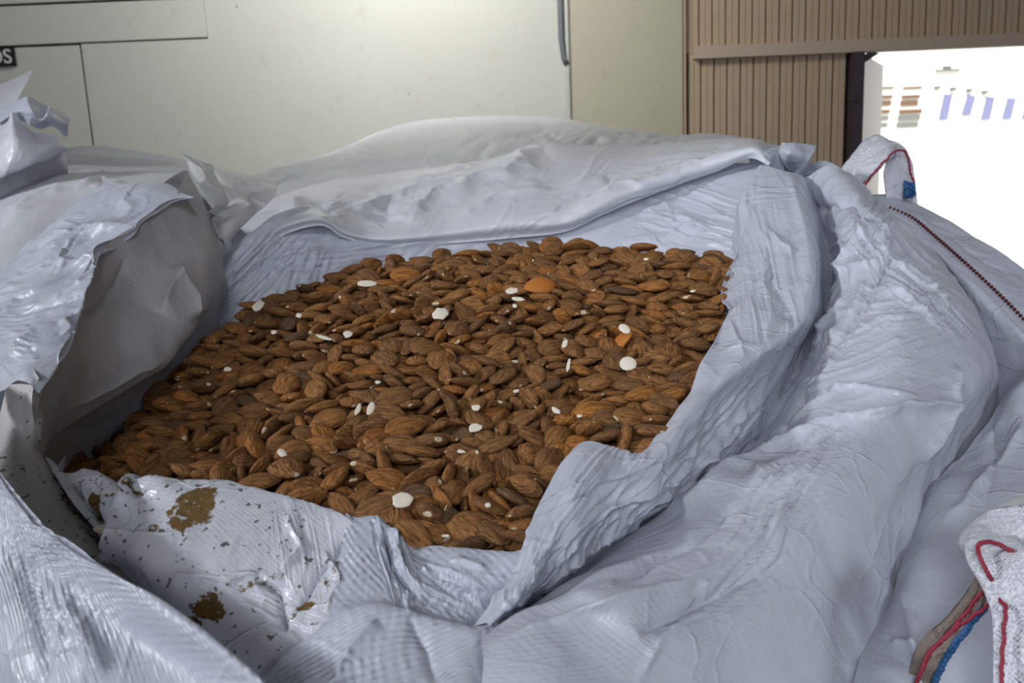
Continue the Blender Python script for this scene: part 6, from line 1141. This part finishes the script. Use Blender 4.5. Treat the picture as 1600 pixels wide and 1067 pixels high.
# peeled pale almonds and broken chips lying on top
CREAM = plain('peeled_almond', srgb(208, 199, 184), .55, nscale=150, namp=.10, bump=.2)
def surf(px, py):
    r = fwd + rgt*((px-800)/F) - upv*((py-533.5)/F); d = .35
    while d < 1.4:
        p = CAM+r*d
        if p.z < Zs(p.x, p.y)+.004: break
        d += .001
    return CAM+r*d
def chip_mesh(seed, kind):
    rs_ = np.random.RandomState(seed); N, Mm = (7, 12); v = []; rim = 1+rs_.uniform(-.16, .16, Mm) if kind == 'chip' else 1+rs_.uniform(-.03, .03, Mm)
    for j in range(N):
        p = math.pi*j/(N-1)
        for k in range(Mm):
            a = 2*math.pi*k/Mm; s_ = math.sin(p)**.6
            v.append((.5*s_*math.cos(a)*rim[k]*(1+.12*math.cos(a)), .5*s_*math.sin(a)*rim[k], .5*math.cos(p)+(.25*(math.cos(a)**2)*s_ if kind == 'chip' else 0)))
    f = [(j*Mm+k, j*Mm+(k+1) % Mm, (j+1)*Mm+(k+1) % Mm, (j+1)*Mm+k) for j in range(N-1) for k in range(Mm)]
    me = bpy.data.meshes.new('almond_chip'); me.from_pydata(v, [], f); return me
PALE = [  # px, py, long, short (px), picture angle, kind, label
 (572, 443, 32, 12, -3, 'half', 'pale peeled half almond on the far left slope of the heap'),
 (687, 490, 22, 24, 70, 'chip', 'white triangular almond chip on the upper middle of the heap'),
 (799, 455, 20, 12, -10, 'chip', 'cream almond chip above another chip, near the far crest'),
 (808, 467, 20, 8, 10, 'chip', 'narrow cream almond chip directly below the one near the far crest'),
 (804, 478, 8, 7, 0, 'chip', 'tiny round white crumb below the two chips near the far crest'),
 (975, 513, 22, 14, 55, 'half', 'oval white half almond on the right slope, above the rounder one'),
 (980, 568, 28, 25, 10, 'half', 'round white half almond on the right slope, the brightest piece in the heap'),
 (741, 669, 22, 15, -25, 'chip', 'white chip wedged against a dark almond in the lower middle of the heap'),
 (628, 781, 38, 24, -10, 'chip', 'largest ribbed white almond piece, near the front edge of the heap'),
 (579, 638, 12, 24, 15, 'half', 'upright cream sliver left of a brown almond in the middle of the heap'),
 (559, 640, 8, 20, 15, 'chip', 'thin pale sliver just left of the upright cream sliver'),
 (743, 637, 14, 11, 0, 'chip', 'small white chip above the wedged white chip, lower middle'),
 (440, 707, 18, 12, 40, 'chip', 'pale broken chip on the lower left of the heap'),
 (543, 522, 16, 13, 20, 'chip', 'dull pinkish almond chip on the left slope of the heap'),
 (467, 493, 10, 9, 0, 'chip', 'small white crumb high on the left slope'),
 (403, 478, 14, 22, 40, 'chip', 'cream wedge of almond at the liner on the far left edge of the heap'),
 (428, 519, 9, 8, 0, 'chip', 'tiny white crumb on the left slope below the cream wedge'),
 (882, 537, 8, 16, 20, 'chip', 'white chip standing between dark almonds right of the middle'),
 (888, 570, 6, 26, 12, 'chip', 'long thin white shard right of the middle of the heap'),
 (762, 789, 10, 8, 30, 'chip', 'small bright crumb near the front edge of the heap'),
 (695, 837, 13, 5, 5, 'chip', 'flat white crumb at the very front of the heap'),
 (868, 641, 16, 9, 50, 'chip', 'pale grey chip between brown almonds on the lower right'),
 (806, 611, 10, 6, -20, 'chip', 'small pale crumb in the middle right of the heap'),
 (355, 577, 13, 8, 0, 'chip', 'white crumb on the left slope beside a flat almond'),
 (505, 527, 26, 6, 20, 'chip', 'thin pale shell shard on the left slope'),
 (720, 705, 13, 6, 15, 'chip', 'small white crumb under a large almond in the lower middle'),
 (590, 597, 9, 6, 0, 'chip', 'small pale crumb left of the middle of the heap'),
 (905, 650, 9, 6, 0, 'chip', 'small pale crumb near the right fold of the liner'),
 (1009, 405, 8, 5, 0, 'chip', 'tiny pale crumb on the far right crest of the heap'),
 (1082, 455, 9, 4, -10, 'chip', 'tiny pale crumb at the far right, beside the liner')]
# real almond tops for resting the chips
A0 = AL[:, :3]
for k, (px, py, lw, sw, ang, kind, lab) in enumerate(PALE):
    p = surf(px, py); d = (p-CAM).dot(fwd); s = d/F
    near = np.hypot(A0[:, 0]-p.x, A0[:, 1]-p.y); top = A0[near < .012, 2].max()+.004 if (near < .012).any() else p.z
    r = (p-CAM).normalized(); p = p - r*max(0, (top+.002-p.z))/max(.15, -r.z); d = (p-CAM).dot(fwd); s = d/F
    o = link('almond_chip', chip_mesh(k+3, kind), CREAM, None, True)
    n = (Vector((0, -.26, 1)).normalized()*.55 - r*.45).normalized()
    xa_ = (rgt*math.cos(math.radians(-ang)) + upv*math.sin(math.radians(-ang))); xa_ = (xa_-n*xa_.dot(n)).normalized(); ya_ = n.cross(xa_)
    o.matrix_world = Matrix.Translation(p) @ Matrix((xa_, ya_, n)).transposed().to_4x4() @ Matrix.Diagonal((lw*s, sw*s*1.1, min(lw, sw)*s*.28, 1))
    tag(o, lab, 'almond piece', 'pale peeled pieces in the heap')
# thread bits and crumbs
tag(link('almond_chip', chip_mesh(77, 'chip'), CREAM, None, True), 'pale shell fragment lying in the brown dust at the left front of the liner', 'almond piece')
o = bpy.data.objects['almond_chip.%03d' % len(PALE)]; p = P(160, 826, .428)
o.matrix_world = Matrix.Translation(p) @ Matrix.Rotation(.5, 4, 'X') @ Matrix.Diagonal((.012, .007, .003, 1))
